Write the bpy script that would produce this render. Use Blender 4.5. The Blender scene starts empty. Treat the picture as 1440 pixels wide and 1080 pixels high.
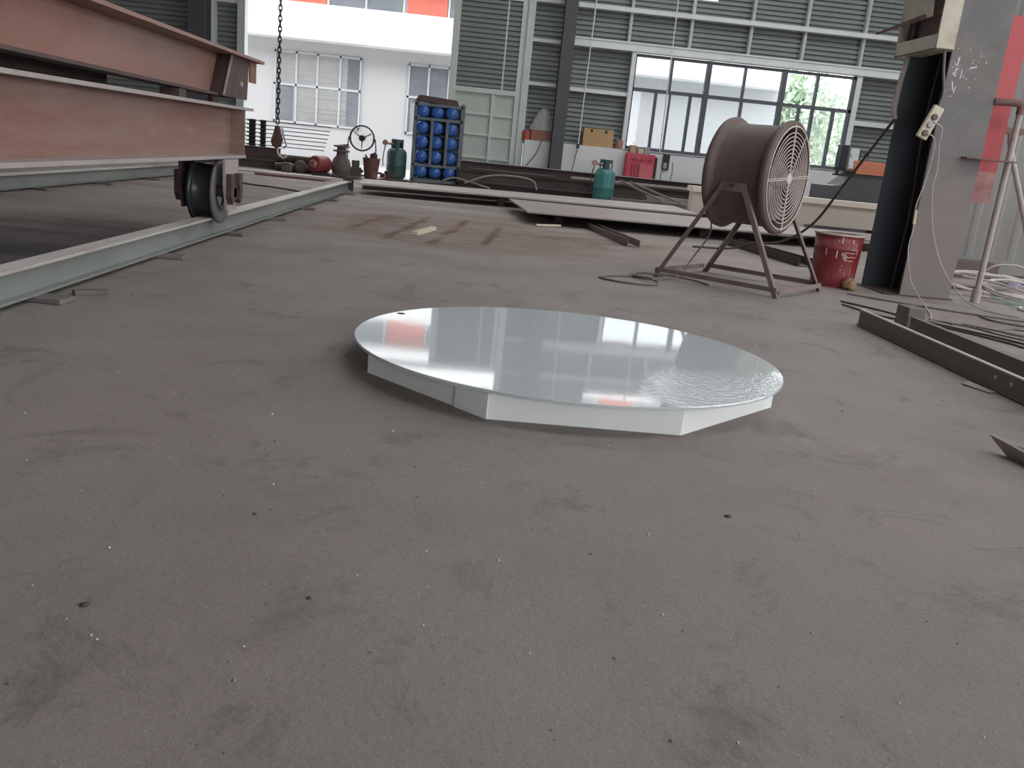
import bpy, math, random
from mathutils import Vector, Matrix

random.seed(7)
D = bpy.data
SC = bpy.context.scene
COL = SC.collection
R = math.radians

# ------------------------------------------------------------------ camera
cam_d = D.cameras.new('camera')
cam = D.objects.new('camera', cam_d)
COL.objects.link(cam)
CAM_F, CAM_PITCH, CAM_ROLL, CAM_YAW, CAM_H = 1213.0, R(15.1), R(5.77), R(3.1), 0.75
fwd_h = Vector((math.sin(CAM_YAW), math.cos(CAM_YAW), 0))
right_h = Vector((math.cos(CAM_YAW), -math.sin(CAM_YAW), 0))
zup = Vector((0, 0, 1))
fwd = fwd_h * math.cos(CAM_PITCH) - zup * math.sin(CAM_PITCH)
up0 = fwd_h * math.sin(CAM_PITCH) + zup * math.cos(CAM_PITCH)
cr = right_h * math.cos(CAM_ROLL) + up0 * math.sin(CAM_ROLL)
cu = up0 * math.cos(CAM_ROLL) - right_h * math.sin(CAM_ROLL)
cam.matrix_world = Matrix(((cr.x, cu.x, -fwd.x, 0), (cr.y, cu.y, -fwd.y, 0), (cr.z, cu.z, -fwd.z, CAM_H), (0, 0, 0, 1)))
cam_d.sensor_fit = 'HORIZONTAL'
cam_d.sensor_width = 36.0
cam_d.lens = 36.0 * CAM_F / 1440.0
cam_d.clip_start = 0.02
cam_d.clip_end = 300
SC.camera = cam

# ------------------------------------------------------------------ sky and exposure
SKY = 4.2
w = D.worlds.new('overcast_sky')
SC.world = w
w.use_nodes = True
bg = w.node_tree.nodes['Background']
bg.inputs[0].default_value = (0.97, 0.985, 1.0, 1)
bg.inputs[1].default_value = SKY
SC.view_settings.view_transform = 'Standard'
SC.view_settings.look = 'None'
SC.view_settings.exposure = 0.17
SC.view_settings.gamma = 1.0
SC.view_settings.use_curve_mapping = False
SC.cycles.max_bounces = 8
SC.cycles.transparent_max_bounces = 12


def portal(loc, rot, sx, sy):
    l = D.lights.new('sky_portal', 'AREA')
    l.shape = 'RECTANGLE'
    l.size, l.size_y = sx, sy
    l.cycles.is_portal = True
    o = D.objects.new('sky_portal', l)
    o.location, o.rotation_euler = loc, rot
    COL.objects.link(o)


# ------------------------------------------------------------------ materials
def mat(name, c1, c2=None, rough=0.6, metal=0.0, scale=4.0, bump=0.0, bscale=40.0, detail=6.0, spec=0.5,
        c3=None, s3=1.5, t3=(0.55, 0.7), stretch=None, contrast=(0.3, 0.7), rough2=None):
    m = D.materials.new(name)
    m.use_nodes = True
    nt = m.node_tree
    N, L = nt.nodes, nt.links
    b = N['Principled BSDF']
    b.inputs['Roughness'].default_value = rough
    b.inputs['Metallic'].default_value = metal
    b.inputs['Specular IOR Level'].default_value = spec
    tc = N.new('ShaderNodeTexCoord')
    src = tc.outputs['Object']
    if stretch:
        mp = N.new('ShaderNodeMapping')
        mp.inputs['Scale'].default_value = stretch
        L.new(src, mp.inputs[0])
        src = mp.outputs[0]
    if c2 is None:
        b.inputs['Base Color'].default_value = (*c1, 1)
        out = None
    else:
        n = N.new('ShaderNodeTexNoise')
        n.inputs['Scale'].default_value = scale
        n.inputs['Detail'].default_value = detail
        n.inputs['Roughness'].default_value = 0.62
        L.new(src, n.inputs['Vector'])
        r = N.new('ShaderNodeValToRGB')
        r.color_ramp.elements[0].position, r.color_ramp.elements[1].position = contrast
        r.color_ramp.elements[0].color = (*c1, 1)
        r.color_ramp.elements[1].color = (*c2, 1)
        L.new(n.outputs[0], r.inputs[0])
        out = r.outputs[0]
        if rough2 is not None:
            mr = N.new('ShaderNodeMapRange')
            mr.inputs['From Min'].default_value, mr.inputs['From Max'].default_value = contrast
            mr.inputs['To Min'].default_value, mr.inputs['To Max'].default_value = rough, rough2
            L.new(n.outputs[0], mr.inputs[0])
            L.new(mr.outputs[0], b.inputs['Roughness'])
        if c3:
            n3 = N.new('ShaderNodeTexNoise')
            n3.inputs['Scale'].default_value = s3
            n3.inputs['Detail'].default_value = 8
            n3.inputs['Roughness'].default_value = 0.7
            L.new(src, n3.inputs['Vector'])
            r3 = N.new('ShaderNodeMapRange')
            r3.inputs['From Min'].default_value, r3.inputs['From Max'].default_value = t3
            L.new(n3.outputs[0], r3.inputs[0])
            mx = N.new('ShaderNodeMix')
            mx.data_type = 'RGBA'
            L.new(r3.outputs[0], mx.inputs[0])
            L.new(out, mx.inputs[6])
            mx.inputs[7].default_value = (*c3, 1)
            out = mx.outputs[2]
        L.new(out, b.inputs['Base Color'])
    if bump:
        nb = N.new('ShaderNodeTexNoise')
        nb.inputs['Scale'].default_value = bscale
        nb.inputs['Detail'].default_value = 5
        L.new(src, nb.inputs['Vector'])
        bp = N.new('ShaderNodeBump')
        bp.inputs['Strength'].default_value = bump
        bp.inputs['Distance'].default_value = 0.01
        L.new(nb.outputs[0], bp.inputs['Height'])
        L.new(bp.outputs[0], b.inputs['Normal'])
    return m


def glass_mat(name, tint, gloss=0.10):
    m = D.materials.new(name)
    m.use_nodes = True
    nt = m.node_tree
    N, L = nt.nodes, nt.links
    N.remove(N['Principled BSDF'])
    t = N.new('ShaderNodeBsdfTransparent')
    t.inputs[0].default_value = (*tint, 1)
    g = N.new('ShaderNodeBsdfGlossy')
    g.inputs['Roughness'].default_value = 0.02
    f = N.new('ShaderNodeFresnel')
    f.inputs['IOR'].default_value = 1.45
    mx = N.new('ShaderNodeMixShader')
    L.new(f.outputs[0], mx.inputs[0])
    L.new(t.outputs[0], mx.inputs[1])
    L.new(g.outputs[0], mx.inputs[2])
    L.new(mx.outputs[0], N['Material Output'].inputs[0])
    return m


M = {}
M['sheet'] = mat('corrugated_sheet', (0.205, 0.235, 0.222), (0.265, 0.295, 0.278), rough=0.5, scale=1.2)
M['sheet_old'] = mat('weathered_sheet', (0.150, 0.143, 0.135), (0.235, 0.225, 0.212), rough=0.6, scale=1.5, stretch=(1, 1, 0.25), bump=0.1)
M['galv'] = mat('galvanised_purlin', (0.70, 0.75, 0.745), (0.84, 0.87, 0.865), rough=0.4, metal=0.0, scale=3.0)
M['girt_grey'] = mat('galvanised_edge', (0.50, 0.54, 0.53), (0.62, 0.66, 0.64), rough=0.5, scale=3.0)  # duller grey tone for the struts and left doorway post
M['plaster'] = mat('white_plaster', (0.74, 0.75, 0.76), (0.82, 0.83, 0.84), rough=0.8, scale=2.0, c3=(0.52, 0.52, 0.50), s3=0.8, t3=(0.60, 0.85))
M['column'] = mat('column_grey_paint', (0.075, 0.075, 0.085), (0.10, 0.10, 0.115), rough=0.55, scale=3.0)
M['door_green'] = mat('pale_green_door', (0.50, 0.58, 0.52), (0.60, 0.66, 0.60), rough=0.5, scale=2.0)
M['door_frame'] = mat('pale_door_frame', (0.62, 0.68, 0.63), (0.72, 0.76, 0.72), rough=0.5, scale=3.0)
M['alu_dark'] = mat('dark_window_frame', (0.085, 0.09, 0.11), (0.12, 0.125, 0.15), rough=0.45, scale=5.0)
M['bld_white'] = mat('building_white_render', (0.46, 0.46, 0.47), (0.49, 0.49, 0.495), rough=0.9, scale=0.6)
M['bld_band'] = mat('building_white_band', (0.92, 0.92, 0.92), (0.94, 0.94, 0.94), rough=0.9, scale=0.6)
M['bld_red'] = mat('building_salmon_panel', (0.52, 0.125, 0.088), (0.56, 0.145, 0.105), rough=0.8, scale=0.8)
M['bld_pane'] = mat('building_window_pane', (0.15, 0.165, 0.185), (0.22, 0.235, 0.255), rough=0.15, scale=1.5)
M['bld_frame'] = mat('building_window_frame', (0.46, 0.47, 0.49), (0.5, 0.51, 0.53), rough=0.5, scale=2)
M['blind'] = mat('window_blind', (0.34, 0.34, 0.34), (0.40, 0.40, 0.395), rough=0.8, scale=2.0)
M['ground'] = mat('outdoor_paving', (0.36, 0.355, 0.35), (0.42, 0.415, 0.41), rough=0.9, scale=1.0)
M['leaf'] = mat('hazed_tree_leaves', (0.25, 0.34, 0.21), (0.42, 0.50, 0.36), rough=0.6, scale=2.0)  # greens whitened: washed-out haze is painted into the leaf colour
M['bark'] = mat('tree_bark', (0.12, 0.09, 0.07), (0.2, 0.16, 0.12), rough=0.9, scale=6)
M['rust_red'] = mat('red_oxide_primer', (0.210, 0.085, 0.063), (0.295, 0.140, 0.110), rough=0.55, scale=3.2, c3=(0.250, 0.165, 0.145), s3=1.1, t3=(0.42, 0.66), stretch=(1, 0.5, 1.3), bump=0.05)
M['rust_dusty'] = mat('dusty_red_primer', (0.190, 0.112, 0.090), (0.265, 0.168, 0.142), rough=0.65, scale=5, c3=(0.200, 0.085, 0.066), s3=1.6, t3=(0.45, 0.65), stretch=(1, 0.35, 2.4), bump=0.05)
M['rust_flange'] = mat('dusty_flange', (0.30, 0.25, 0.235), (0.37, 0.33, 0.32), rough=0.7, scale=3, c3=(0.20, 0.12, 0.10), s3=3, t3=(0.55, 0.8))
M['rust_dark'] = mat('dark_rusty_steel', (0.050, 0.032, 0.030), (0.090, 0.058, 0.052), rough=0.7, scale=6)
M['wheel'] = mat('black_cast_steel', (0.020, 0.022, 0.025), (0.032, 0.034, 0.037), rough=0.32, scale=9, metal=0.0)
M['wheel_rim'] = mat('grey_flange_steel', (0.10, 0.095, 0.095), (0.15, 0.14, 0.14), rough=0.5, scale=9)
M['rail'] = mat('grey_green_rail_steel', (0.165, 0.180, 0.168), (0.235, 0.248, 0.228), rough=0.45, scale=2.5, c3=(0.15, 0.15, 0.14), s3=4, t3=(0.55, 0.75), stretch=(1, 0.3, 1))
M['rail_top'] = mat('worn_rail_top', (0.40, 0.37, 0.35), (0.55, 0.52, 0.49), rough=0.4, scale=3.0, c3=(0.24, 0.17, 0.14), s3=2.0, t3=(0.5, 0.7), stretch=(1, 0.3, 1))
M['shim'] = mat('dark_shim_block', (0.115, 0.095, 0.092), (0.18, 0.155, 0.15), rough=0.8, scale=8, bump=0.2)
M['disc_side'] = mat('white_paint_side', (0.82, 0.85, 0.835), (0.87, 0.895, 0.885), rough=0.30, scale=3, c3=(0.70, 0.73, 0.71), s3=2.2, t3=(0.55, 0.85))
M['dark'] = mat('black_void', (0.012, 0.012, 0.012), rough=0.9)
M['fan_body'] = mat('dusty_brown_fan', (0.085, 0.055, 0.046), (0.132, 0.092, 0.080), rough=0.6, scale=4, c3=(0.160, 0.117, 0.105), s3=1.6, t3=(0.48, 0.8))
M['fan_rim'] = mat('dusty_fan_rim', (0.17, 0.122, 0.108), (0.24, 0.182, 0.166), rough=0.65, scale=6)
M['fan_leg'] = mat('dusty_angle_iron', (0.125, 0.085, 0.075), (0.21, 0.155, 0.142), rough=0.65, scale=9)
M['fan_grille'] = mat('dusty_wire_grille', (0.50, 0.42, 0.40), (0.62, 0.54, 0.51), rough=0.7, scale=9)
M['red_pail'] = mat('red_paint_pail', (0.200, 0.021, 0.025), (0.26, 0.032, 0.036), rough=0.48, scale=4, c3=(0.25, 0.115, 0.108), s3=6, t3=(0.50, 0.75), bump=0.06)
M['pail_rim'] = mat('dried_paint_rim', (0.42, 0.33, 0.31), (0.58, 0.50, 0.47), rough=0.7, scale=12, bump=0.2)
M['drip'] = mat('white_paint_drip', (0.66, 0.52, 0.50), (0.75, 0.64, 0.62), rough=0.6, scale=20)
M['col_face'] = mat('scuffed_column_face', (0.130, 0.116, 0.110), (0.195, 0.176, 0.168), rough=0.65, scale=6, c3=(0.125, 0.13, 0.142), s3=0.9, t3=(0.42, 0.60), bump=0.08)
def dust_by_height(m, col, z0, z1):
    nt = m.node_tree
    N, L = nt.nodes, nt.links
    b = N['Principled BSDF']
    lk = b.inputs['Base Color'].links[0]
    src = lk.from_socket
    tc = N.new('ShaderNodeTexCoord')
    sp = N.new('ShaderNodeSeparateXYZ')
    L.new(tc.outputs['Object'], sp.inputs[0])
    nz = N.new('ShaderNodeTexNoise')
    nz.inputs['Scale'].default_value = 3.5
    nz.inputs['Detail'].default_value = 7
    L.new(tc.outputs['Object'], nz.inputs['Vector'])
    ad = N.new('ShaderNodeMath')
    ad.operation = 'MULTIPLY_ADD'
    L.new(nz.outputs[0], ad.inputs[0])
    ad.inputs[1].default_value = 0.9
    L.new(sp.outputs[2], ad.inputs[2])
    mr = N.new('ShaderNodeMapRange')
    mr.inputs['From Min'].default_value, mr.inputs['From Max'].default_value = z0 + 0.45, z1 + 0.45
    mr.inputs['To Min'].default_value, mr.inputs['To Max'].default_value = 0.85, 0.0
    L.new(ad.outputs[0], mr.inputs[0])
    mx = N.new('ShaderNodeMix')
    mx.data_type = 'RGBA'
    L.new(mr.outputs[0], mx.inputs[0])
    L.new(src, mx.inputs[6])
    mx.inputs[7].default_value = (*col, 1)
    L.new(mx.outputs[2], b.inputs['Base Color'])
dust_by_height(M['col_face'], (0.215, 0.180, 0.166), 0.55, 1.25)
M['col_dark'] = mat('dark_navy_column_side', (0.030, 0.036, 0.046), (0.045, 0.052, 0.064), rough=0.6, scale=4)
M['chalk'] = mat('white_paint_splash', (0.52, 0.51, 0.53), (0.64, 0.63, 0.65), rough=0.8, scale=20)
M['red_plate'] = mat('faded_red_plate', (0.42, 0.065, 0.075), (0.50, 0.095, 0.10), rough=0.6, scale=5, c3=(0.34, 0.13, 0.125), s3=2.2, t3=(0.55, 0.8))
M['red_base'] = mat('worn_pink_plate', (0.38, 0.17, 0.165), (0.45, 0.25, 0.24), rough=0.75, scale=14, contrast=(0.4, 0.6))
M['pipe_dusty'] = mat('dusty_pipe', (0.34, 0.29, 0.28), (0.43, 0.37, 0.355), rough=0.65, scale=8, c3=(0.28, 0.14, 0.13), s3=3, t3=(0.55, 0.75))
M['rust_bar'] = mat('rusty_bar', (0.13, 0.07, 0.06), (0.21, 0.13, 0.115), rough=0.8, scale=12)
M['cream_box'] = mat('cream_box_paint', (0.46, 0.42, 0.33), (0.60, 0.56, 0.46), rough=0.6, scale=7, c3=(0.26, 0.17, 0.13), s3=2.4, t3=(0.54, 0.75))
M['box_in'] = mat('box_interior', (0.13, 0.085, 0.075), (0.20, 0.14, 0.125), rough=0.8, scale=10)
M['strip'] = mat('cream_plastic', (0.55, 0.49, 0.36), (0.64, 0.58, 0.45), rough=0.5, scale=15)
M['cable_pale'] = mat('pale_cable', (0.40, 0.36, 0.33), (0.50, 0.45, 0.42), rough=0.6, scale=15)
M['cable_dark'] = mat('dark_cable', (0.035, 0.03, 0.03), (0.07, 0.06, 0.058), rough=0.6, scale=15)
M['cable_mid'] = mat('dusty_cable', (0.13, 0.11, 0.105), (0.20, 0.17, 0.165), rough=0.7, scale=15)
M['beam_grey'] = mat('olive_grey_beam', (0.125, 0.115, 0.100), (0.175, 0.160, 0.145), rough=0.5, scale=3, c3=(0.19, 0.125, 0.10), s3=2.0, t3=(0.52, 0.72), stretch=(1, 0.3, 1))
M['plate_steel'] = mat('dusty_steel_plate', (0.27, 0.225, 0.21), (0.34, 0.285, 0.27), rough=0.55, scale=1.2, c3=(0.24, 0.19, 0.17), s3=2.5, t3=(0.5, 0.75), stretch=(0.4, 1, 1))
M['plank_steel'] = mat('pale_dusty_plate', (0.36, 0.31, 0.285), (0.44, 0.385, 0.36), rough=0.55, scale=1.2, stretch=(0.3, 1, 1))
M['stack_dark'] = mat('dark_maroon_steel', (0.085, 0.058, 0.058), (0.135, 0.095, 0.092), rough=0.6, scale=3, stretch=(0.3, 1, 1))
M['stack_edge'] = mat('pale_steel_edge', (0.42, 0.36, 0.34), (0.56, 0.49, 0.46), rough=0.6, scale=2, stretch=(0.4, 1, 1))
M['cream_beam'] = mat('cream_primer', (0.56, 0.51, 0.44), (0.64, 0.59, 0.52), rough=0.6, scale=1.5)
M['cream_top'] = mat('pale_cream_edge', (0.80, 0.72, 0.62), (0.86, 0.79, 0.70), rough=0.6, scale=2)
M['teal'] = mat('teal_gas_bottle', (0.050, 0.20, 0.19), (0.075, 0.26, 0.245), rough=0.3, scale=5)
M['green'] = mat('dark_green_gas_bottle', (0.035, 0.085, 0.080), (0.055, 0.12, 0.112), rough=0.4, scale=5)
M['teal_dark'] = mat('dark_teal_collar', (0.03, 0.075, 0.075), (0.045, 0.10, 0.10), rough=0.45, scale=8)
M['brass'] = mat('brass_fitting', (0.30, 0.15, 0.12), (0.40, 0.26, 0.22), rough=0.4, metal=0.5, scale=9)
M['rack_frame'] = mat('blue_grey_rack', (0.12, 0.165, 0.195), (0.175, 0.22, 0.245), rough=0.55, scale=5)
M['rack_top'] = mat('rust_brown_sheet', (0.085, 0.05, 0.042), (0.13, 0.085, 0.075), rough=0.7, scale=6)
M['water'] = mat('blue_water_bottle', (0.030, 0.10, 0.38), (0.060, 0.17, 0.52), rough=0.12, scale=5)
M['carton'] = mat('cardboard', (0.52, 0.33, 0.17), (0.58, 0.385, 0.21), rough=0.8, scale=4)
M['bag'] = mat('cloudy_plastic_bag', (0.42, 0.42, 0.41), (0.58, 0.57, 0.56), rough=0.25, scale=9, bump=0.8, bscale=18)
M['red_item'] = mat('red_plastic', (0.45, 0.06, 0.05), (0.5, 0.09, 0.07), rough=0.5, scale=7)
M['brown_item'] = mat('reddish_carton', (0.36, 0.17, 0.13), (0.42, 0.22, 0.17), rough=0.7, scale=7)
M['welder'] = mat('red_welder_case', (0.50, 0.045, 0.075), (0.56, 0.065, 0.10), rough=0.4, scale=4)
M['welder_lt'] = mat('pinkish_welder_panel', (0.58, 0.12, 0.15), (0.64, 0.16, 0.19), rough=0.45, scale=6)
M['welder_dk'] = mat('dark_maroon_vent', (0.20, 0.03, 0.04), (0.25, 0.04, 0.05), rough=0.6, scale=6)
M['black'] = mat('black_plastic', (0.018, 0.02, 0.024), (0.03, 0.032, 0.038), rough=0.4, scale=8)
M['grey_case'] = mat('grey_plastic', (0.30, 0.31, 0.33), (0.38, 0.39, 0.41), rough=0.5, scale=8)
M['paper'] = mat('pale_label', (0.72, 0.80, 0.80), (0.82, 0.88, 0.88), rough=0.6, scale=5, c3=(0.30, 0.45, 0.45), s3=14, t3=(0.55, 0.62))
M['orange'] = mat('orange_machine_paint', (0.60, 0.20, 0.10), (0.66, 0.25, 0.14), rough=0.45, scale=4)
M['slate'] = mat('slate_machine_base', (0.085, 0.085, 0.095), (0.13, 0.125, 0.135), rough=0.5, scale=1.5, c3=(0.20, 0.20, 0.185), s3=1.2, t3=(0.5, 0.8))
M['car'] = mat('white_car_paint', (0.86, 0.87, 0.88), rough=0.15)
M['car_glass'] = mat('car_glass', (0.35, 0.40, 0.42), rough=0.08)
M['chain'] = mat('dark_chain', (0.032, 0.024, 0.024), (0.06, 0.045, 0.042), rough=0.55, scale=12)
M['hook_red'] = mat('rusty_red_hook_block', (0.085, 0.034, 0.028), (0.12, 0.05, 0.042), rough=0.6, scale=12)
M['rope'] = mat('white_cord', (0.78, 0.78, 0.78), (0.85, 0.85, 0.85), rough=0.8, scale=20)
M['grit'] = mat('floor_grit', (0.14, 0.12, 0.115), (0.50, 0.46, 0.44), rough=0.9, scale=5, contrast=(0.45, 0.55))
M['clod'] = mat('dark_dirt', (0.05, 0.045, 0.043), (0.10, 0.09, 0.086), rough=0.95, scale=60, bump=0.6)
M['wood'] = mat('pale_wood', (0.55, 0.45, 0.33), (0.66, 0.56, 0.43), rough=0.7, scale=12, stretch=(0.3, 2, 2))
M['motor_red'] = mat('dull_red_motor', (0.20, 0.028, 0.032), (0.27, 0.048, 0.05), rough=0.5, scale=9)
M['pot_grey'] = mat('dusty_cast_pot', (0.105, 0.088, 0.078), (0.16, 0.135, 0.12), rough=0.7, scale=9)
M['pot_brown'] = mat('brown_rusty_drum', (0.13, 0.06, 0.05), (0.19, 0.095, 0.08), rough=0.7, scale=9)
M['yellow_lump'] = mat('yellowish_crumpled_foil', (0.16, 0.085, 0.04), (0.42, 0.29, 0.13), rough=0.45, scale=22, bump=1.0, bscale=40)
M['green_sheet'] = mat('grey_green_tarp', (0.16, 0.19, 0.175), (0.21, 0.24, 0.225), rough=0.7, scale=4)
M['lilac'] = mat('lilac_tape', (0.42, 0.38, 0.55), rough=0.6)
M['roof'] = mat('roof_sheet', (0.34, 0.36, 0.37), (0.40, 0.42, 0.43), rough=0.6, scale=1)
M['clear'] = glass_mat('clear_window_glass', (0.93, 0.96, 0.97))
M['screen'] = mat('insect_screen', (0.25, 0.28, 0.28), rough=0.8)

# glossy painted disc: mirror-like wet paint, orange-peel towards the near right rim
md = D.materials.new('glossy_white_paint')
md.use_nodes = True
nt = md.node_tree
N, L = nt.nodes, nt.links
b = N['Principled BSDF']
b.inputs['IOR'].default_value = 2.6
tc = N.new('ShaderNodeTexCoord')
nz = N.new('ShaderNodeTexNoise')
nz.inputs['Scale'].default_value = 2.2
nz.inputs['Detail'].default_value = 3
L.new(tc.outputs['Object'], nz.inputs['Vector'])
rp = N.new('ShaderNodeValToRGB')
rp.color_ramp.elements[0].color = (0.56, 0.605, 0.62, 1)
rp.color_ramp.elements[1].color = (0.61, 0.655, 0.67, 1)
L.new(nz.outputs[0], rp.inputs[0])
L.new(rp.outputs[0], b.inputs['Base Color'])
sep = N.new('ShaderNodeSeparateXYZ')
L.new(tc.outputs['Object'], sep.inputs[0])
def math_node(op, a, bb):
    n = N.new('ShaderNodeMath')
    n.operation = op
    for i, v in enumerate((a, bb)):
        if isinstance(v, (int, float)):
            n.inputs[i].default_value = v
        else:
            L.new(v, n.inputs[i])
    return n.outputs[0]
# distance to the patch of rough overspray near the front right rim (object space)
dx = math_node('SUBTRACT', sep.outputs[0], 0.60)
dy = math_node('SUBTRACT', sep.outputs[1], -0.52)
dd = math_node('SQRT', math_node('ADD', math_node('MULTIPLY', dx, dx), math_node('MULTIPLY', dy, dy)), 0)
mr = N.new('ShaderNodeMapRange')
mr.inputs['From Min'].default_value, mr.inputs['From Max'].default_value = 0.46, 0.22
mr.interpolation_type = 'SMOOTHSTEP'
L.new(dd, mr.inputs[0])
nr = N.new('ShaderNodeMapRange')
nr.inputs['To Min'].default_value, nr.inputs['To Max'].default_value = 0.045, 0.10
L.new(mr.outputs[0], nr.inputs[0])
L.new(nr.outputs[0], b.inputs['Roughness'])
n1 = N.new('ShaderNodeTexNoise')
n1.inputs['Scale'].default_value = 60
n1.inputs['Detail'].default_value = 2
L.new(tc.outputs['Object'], n1.inputs['Vector'])
n2 = N.new('ShaderNodeTexNoise')
n2.inputs['Scale'].default_value = 5
n2.inputs['Detail'].default_value = 2
L.new(tc.outputs['Object'], n2.inputs['Vector'])
h = math_node('ADD', math_node('MULTIPLY', math_node('MULTIPLY', n1.outputs[0], mr.outputs[0]), 0.0030), math_node('MULTIPLY', n2.outputs[0], 0.00022))
bp = N.new('ShaderNodeBump')
bp.inputs['Strength'].default_value = 1.0
bp.inputs['Distance'].default_value = 1.0
L.new(h, bp.inputs['Height'])
L.new(bp.outputs[0], b.inputs['Normal'])
M['disc'] = md

# floor: dusty concrete with scuffs, darker stains, a brown earthy area and rust left by a grating
mf = D.materials.new('dusty_concrete')
mf.use_nodes = True
nt = mf.node_tree
N, L = nt.nodes, nt.links
b = N['Principled BSDF']
tc = N.new('ShaderNodeTexCoord')
P = tc.outputs['Object']
def noise(scale, detail=6, rough=0.6, stretch=None, dist=0.0):
    n = N.new('ShaderNodeTexNoise')
    n.inputs['Scale'].default_value = scale
    n.inputs['Detail'].default_value = detail
    n.inputs['Roughness'].default_value = rough
    n.inputs['Distortion'].default_value = dist
    s = P
    if stretch:
        mp = N.new('ShaderNodeMapping')
        mp.inputs['Scale'].default_value = stretch
        L.new(P, mp.inputs[0])
        s = mp.outputs[0]
    L.new(s, n.inputs['Vector'])
    return n.outputs[0]
def rng(v, a, c, lo=0.0, hi=1.0, smooth=False):
    n = N.new('ShaderNodeMapRange')
    n.inputs['From Min'].default_value, n.inputs['From Max'].default_value = a, c
    n.inputs['To Min'].default_value, n.inputs['To Max'].default_value = lo, hi
    if smooth:
        n.interpolation_type = 'SMOOTHSTEP'
    L.new(v, n.inputs[0])
    return n.outputs[0]
def mixc(fac, a, c):
    n = N.new('ShaderNodeMix')
    n.data_type = 'RGBA'
    L.new(fac, n.inputs[0])
    for i, v in ((6, a), (7, c)):
        if isinstance(v, tuple):
            n.inputs[i].default_value = (*v, 1)
        else:
            L.new(v, n.inputs[i])
    return n.outputs[2]
sp = N.new('ShaderNodeSeparateXYZ')
L.new(P, sp.inputs[0])
X_, Y_ = sp.outputs[0], sp.outputs[1]
def ell(cx, cy, rx, ry, inner=0.4):
    ax = math_node('DIVIDE', math_node('SUBTRACT', X_, cx), rx)
    ay = math_node('DIVIDE', math_node('SUBTRACT', Y_, cy), ry)
    d = math_node('ADD', math_node('MULTIPLY', ax, ax), math_node('MULTIPLY', ay, ay))
    return rng(d, 1.0, inner, 0, 1, True)
c = mixc(rng(noise(1.3, 8, 0.65), 0.35, 0.68), (0.212, 0.179, 0.166), (0.274, 0.234, 0.218))
c = mixc(rng(noise(0.75, 4, 0.5), 0.44, 0.62, 0, 0.6), c, (0.246, 0.228, 0.208))
c = mixc(rng(noise(3.2, 9, 0.75, None, 0.6), 0.54, 0.68, 0, 0.7), c, (0.118, 0.096, 0.090))
c = mixc(rng(noise(2.0, 6, 0.6, (1.0, 0.35, 1), 1.2), 0.60, 0.72, 0, 0.4), c, (0.120, 0.104, 0.100))
c = mixc(rng(noise(120, 3, 0.7), 0.58, 0.72, 0, 0.55), c, (0.09, 0.08, 0.078))
c = mixc(rng(noise(160, 2, 0.6), 0.64, 0.74, 0, 0.45), c, (0.46, 0.43, 0.41))
far = rng(Y_, 4.5, 8.5, 0, 0.6, True)  # faint distant sheen painted in as paler, streakier colour
c = mixc(far, c, mixc(rng(noise(1.0, 8, 0.7, (0.5, 1.5, 1)), 0.4, 0.65), (0.205, 0.165, 0.145), (0.38, 0.32, 0.285)))
mbn = math_node('MULTIPLY', ell(0.1, 8.1, 2.3, 2.1, 0.25), rng(noise(1.6, 7, 0.65, (0.7, 1.2, 1)), 0.36, 0.62, 0, 0.9))
c = mixc(mbn, c, (0.200, 0.140, 0.100))
# rusty ladder-like print
wob = math_node('MULTIPLY', math_node('SUBTRACT', noise(3.0, 3), 0.5), 0.12)
gx = math_node('ADD', math_node('ADD', X_, wob), math_node('MULTIPLY', Y_, -0.09))
fx = math_node('ABSOLUTE', math_node('SUBTRACT', math_node('FRACT', math_node('MULTIPLY', gx, 2.6), 0), 0.5), 0)
fy = math_node('ABSOLUTE', math_node('SUBTRACT', math_node('FRACT', math_node('MULTIPLY', math_node('ADD', Y_, wob), 4.4), 0), 0.5), 0)
lines = math_node('MAXIMUM', rng(fx, 0.16, 0.05), rng(fy, 0.22, 0.08, 0, 0.55))
lm = math_node('MULTIPLY', math_node('MULTIPLY', lines, ell(-0.42, 7.9, 0.85, 1.45, 0.55)), rng(noise(2.4, 6, 0.7), 0.34, 0.54, 0.25, 1.0))
c = mixc(lm, c, (0.105, 0.045, 0.028))
c = mixc(math_node('MULTIPLY', ell(-0.95, 8.3, 0.45, 0.75, 0.1), rng(noise(4, 5), 0.35, 0.6, 0, 0.75)), c, (0.14, 0.07, 0.048))
c = mixc(math_node('MULTIPLY', ell(1.0, 8.0, 0.9, 0.7, 0.2), rng(noise(3.3, 6, 0.7), 0.42, 0.62, 0, 0.8)), c, (0.12, 0.085, 0.062))
# patchy darker ground between the two crane rails
c = mixc(math_node('MULTIPLY', ell(-2.75, 4.9, 1.0, 1.9, 0.3), rng(noise(1.5, 7, 0.65, (0.5, 1.4, 1)), 0.38, 0.60, 0, 0.85)), c, (0.085, 0.07, 0.066))
L.new(c, b.inputs['Base Color'])
L.new(rng(noise(1.4, 5), 0.3, 0.7, 0.62, 0.8), b.inputs['Roughness'])
b.inputs['Specular IOR Level'].default_value = 0.35
bp = N.new('ShaderNodeBump')
bp.inputs['Strength'].default_value = 0.35
bp.inputs['Distance'].default_value = 0.01
L.new(math_node('ADD', noise(60, 6, 0.7), math_node('MULTIPLY', noise(6, 6, 0.6), 1.5)), bp.inputs['Height'])
L.new(bp.outputs[0], b.inputs['Normal'])
M['floor'] = mf


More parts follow.
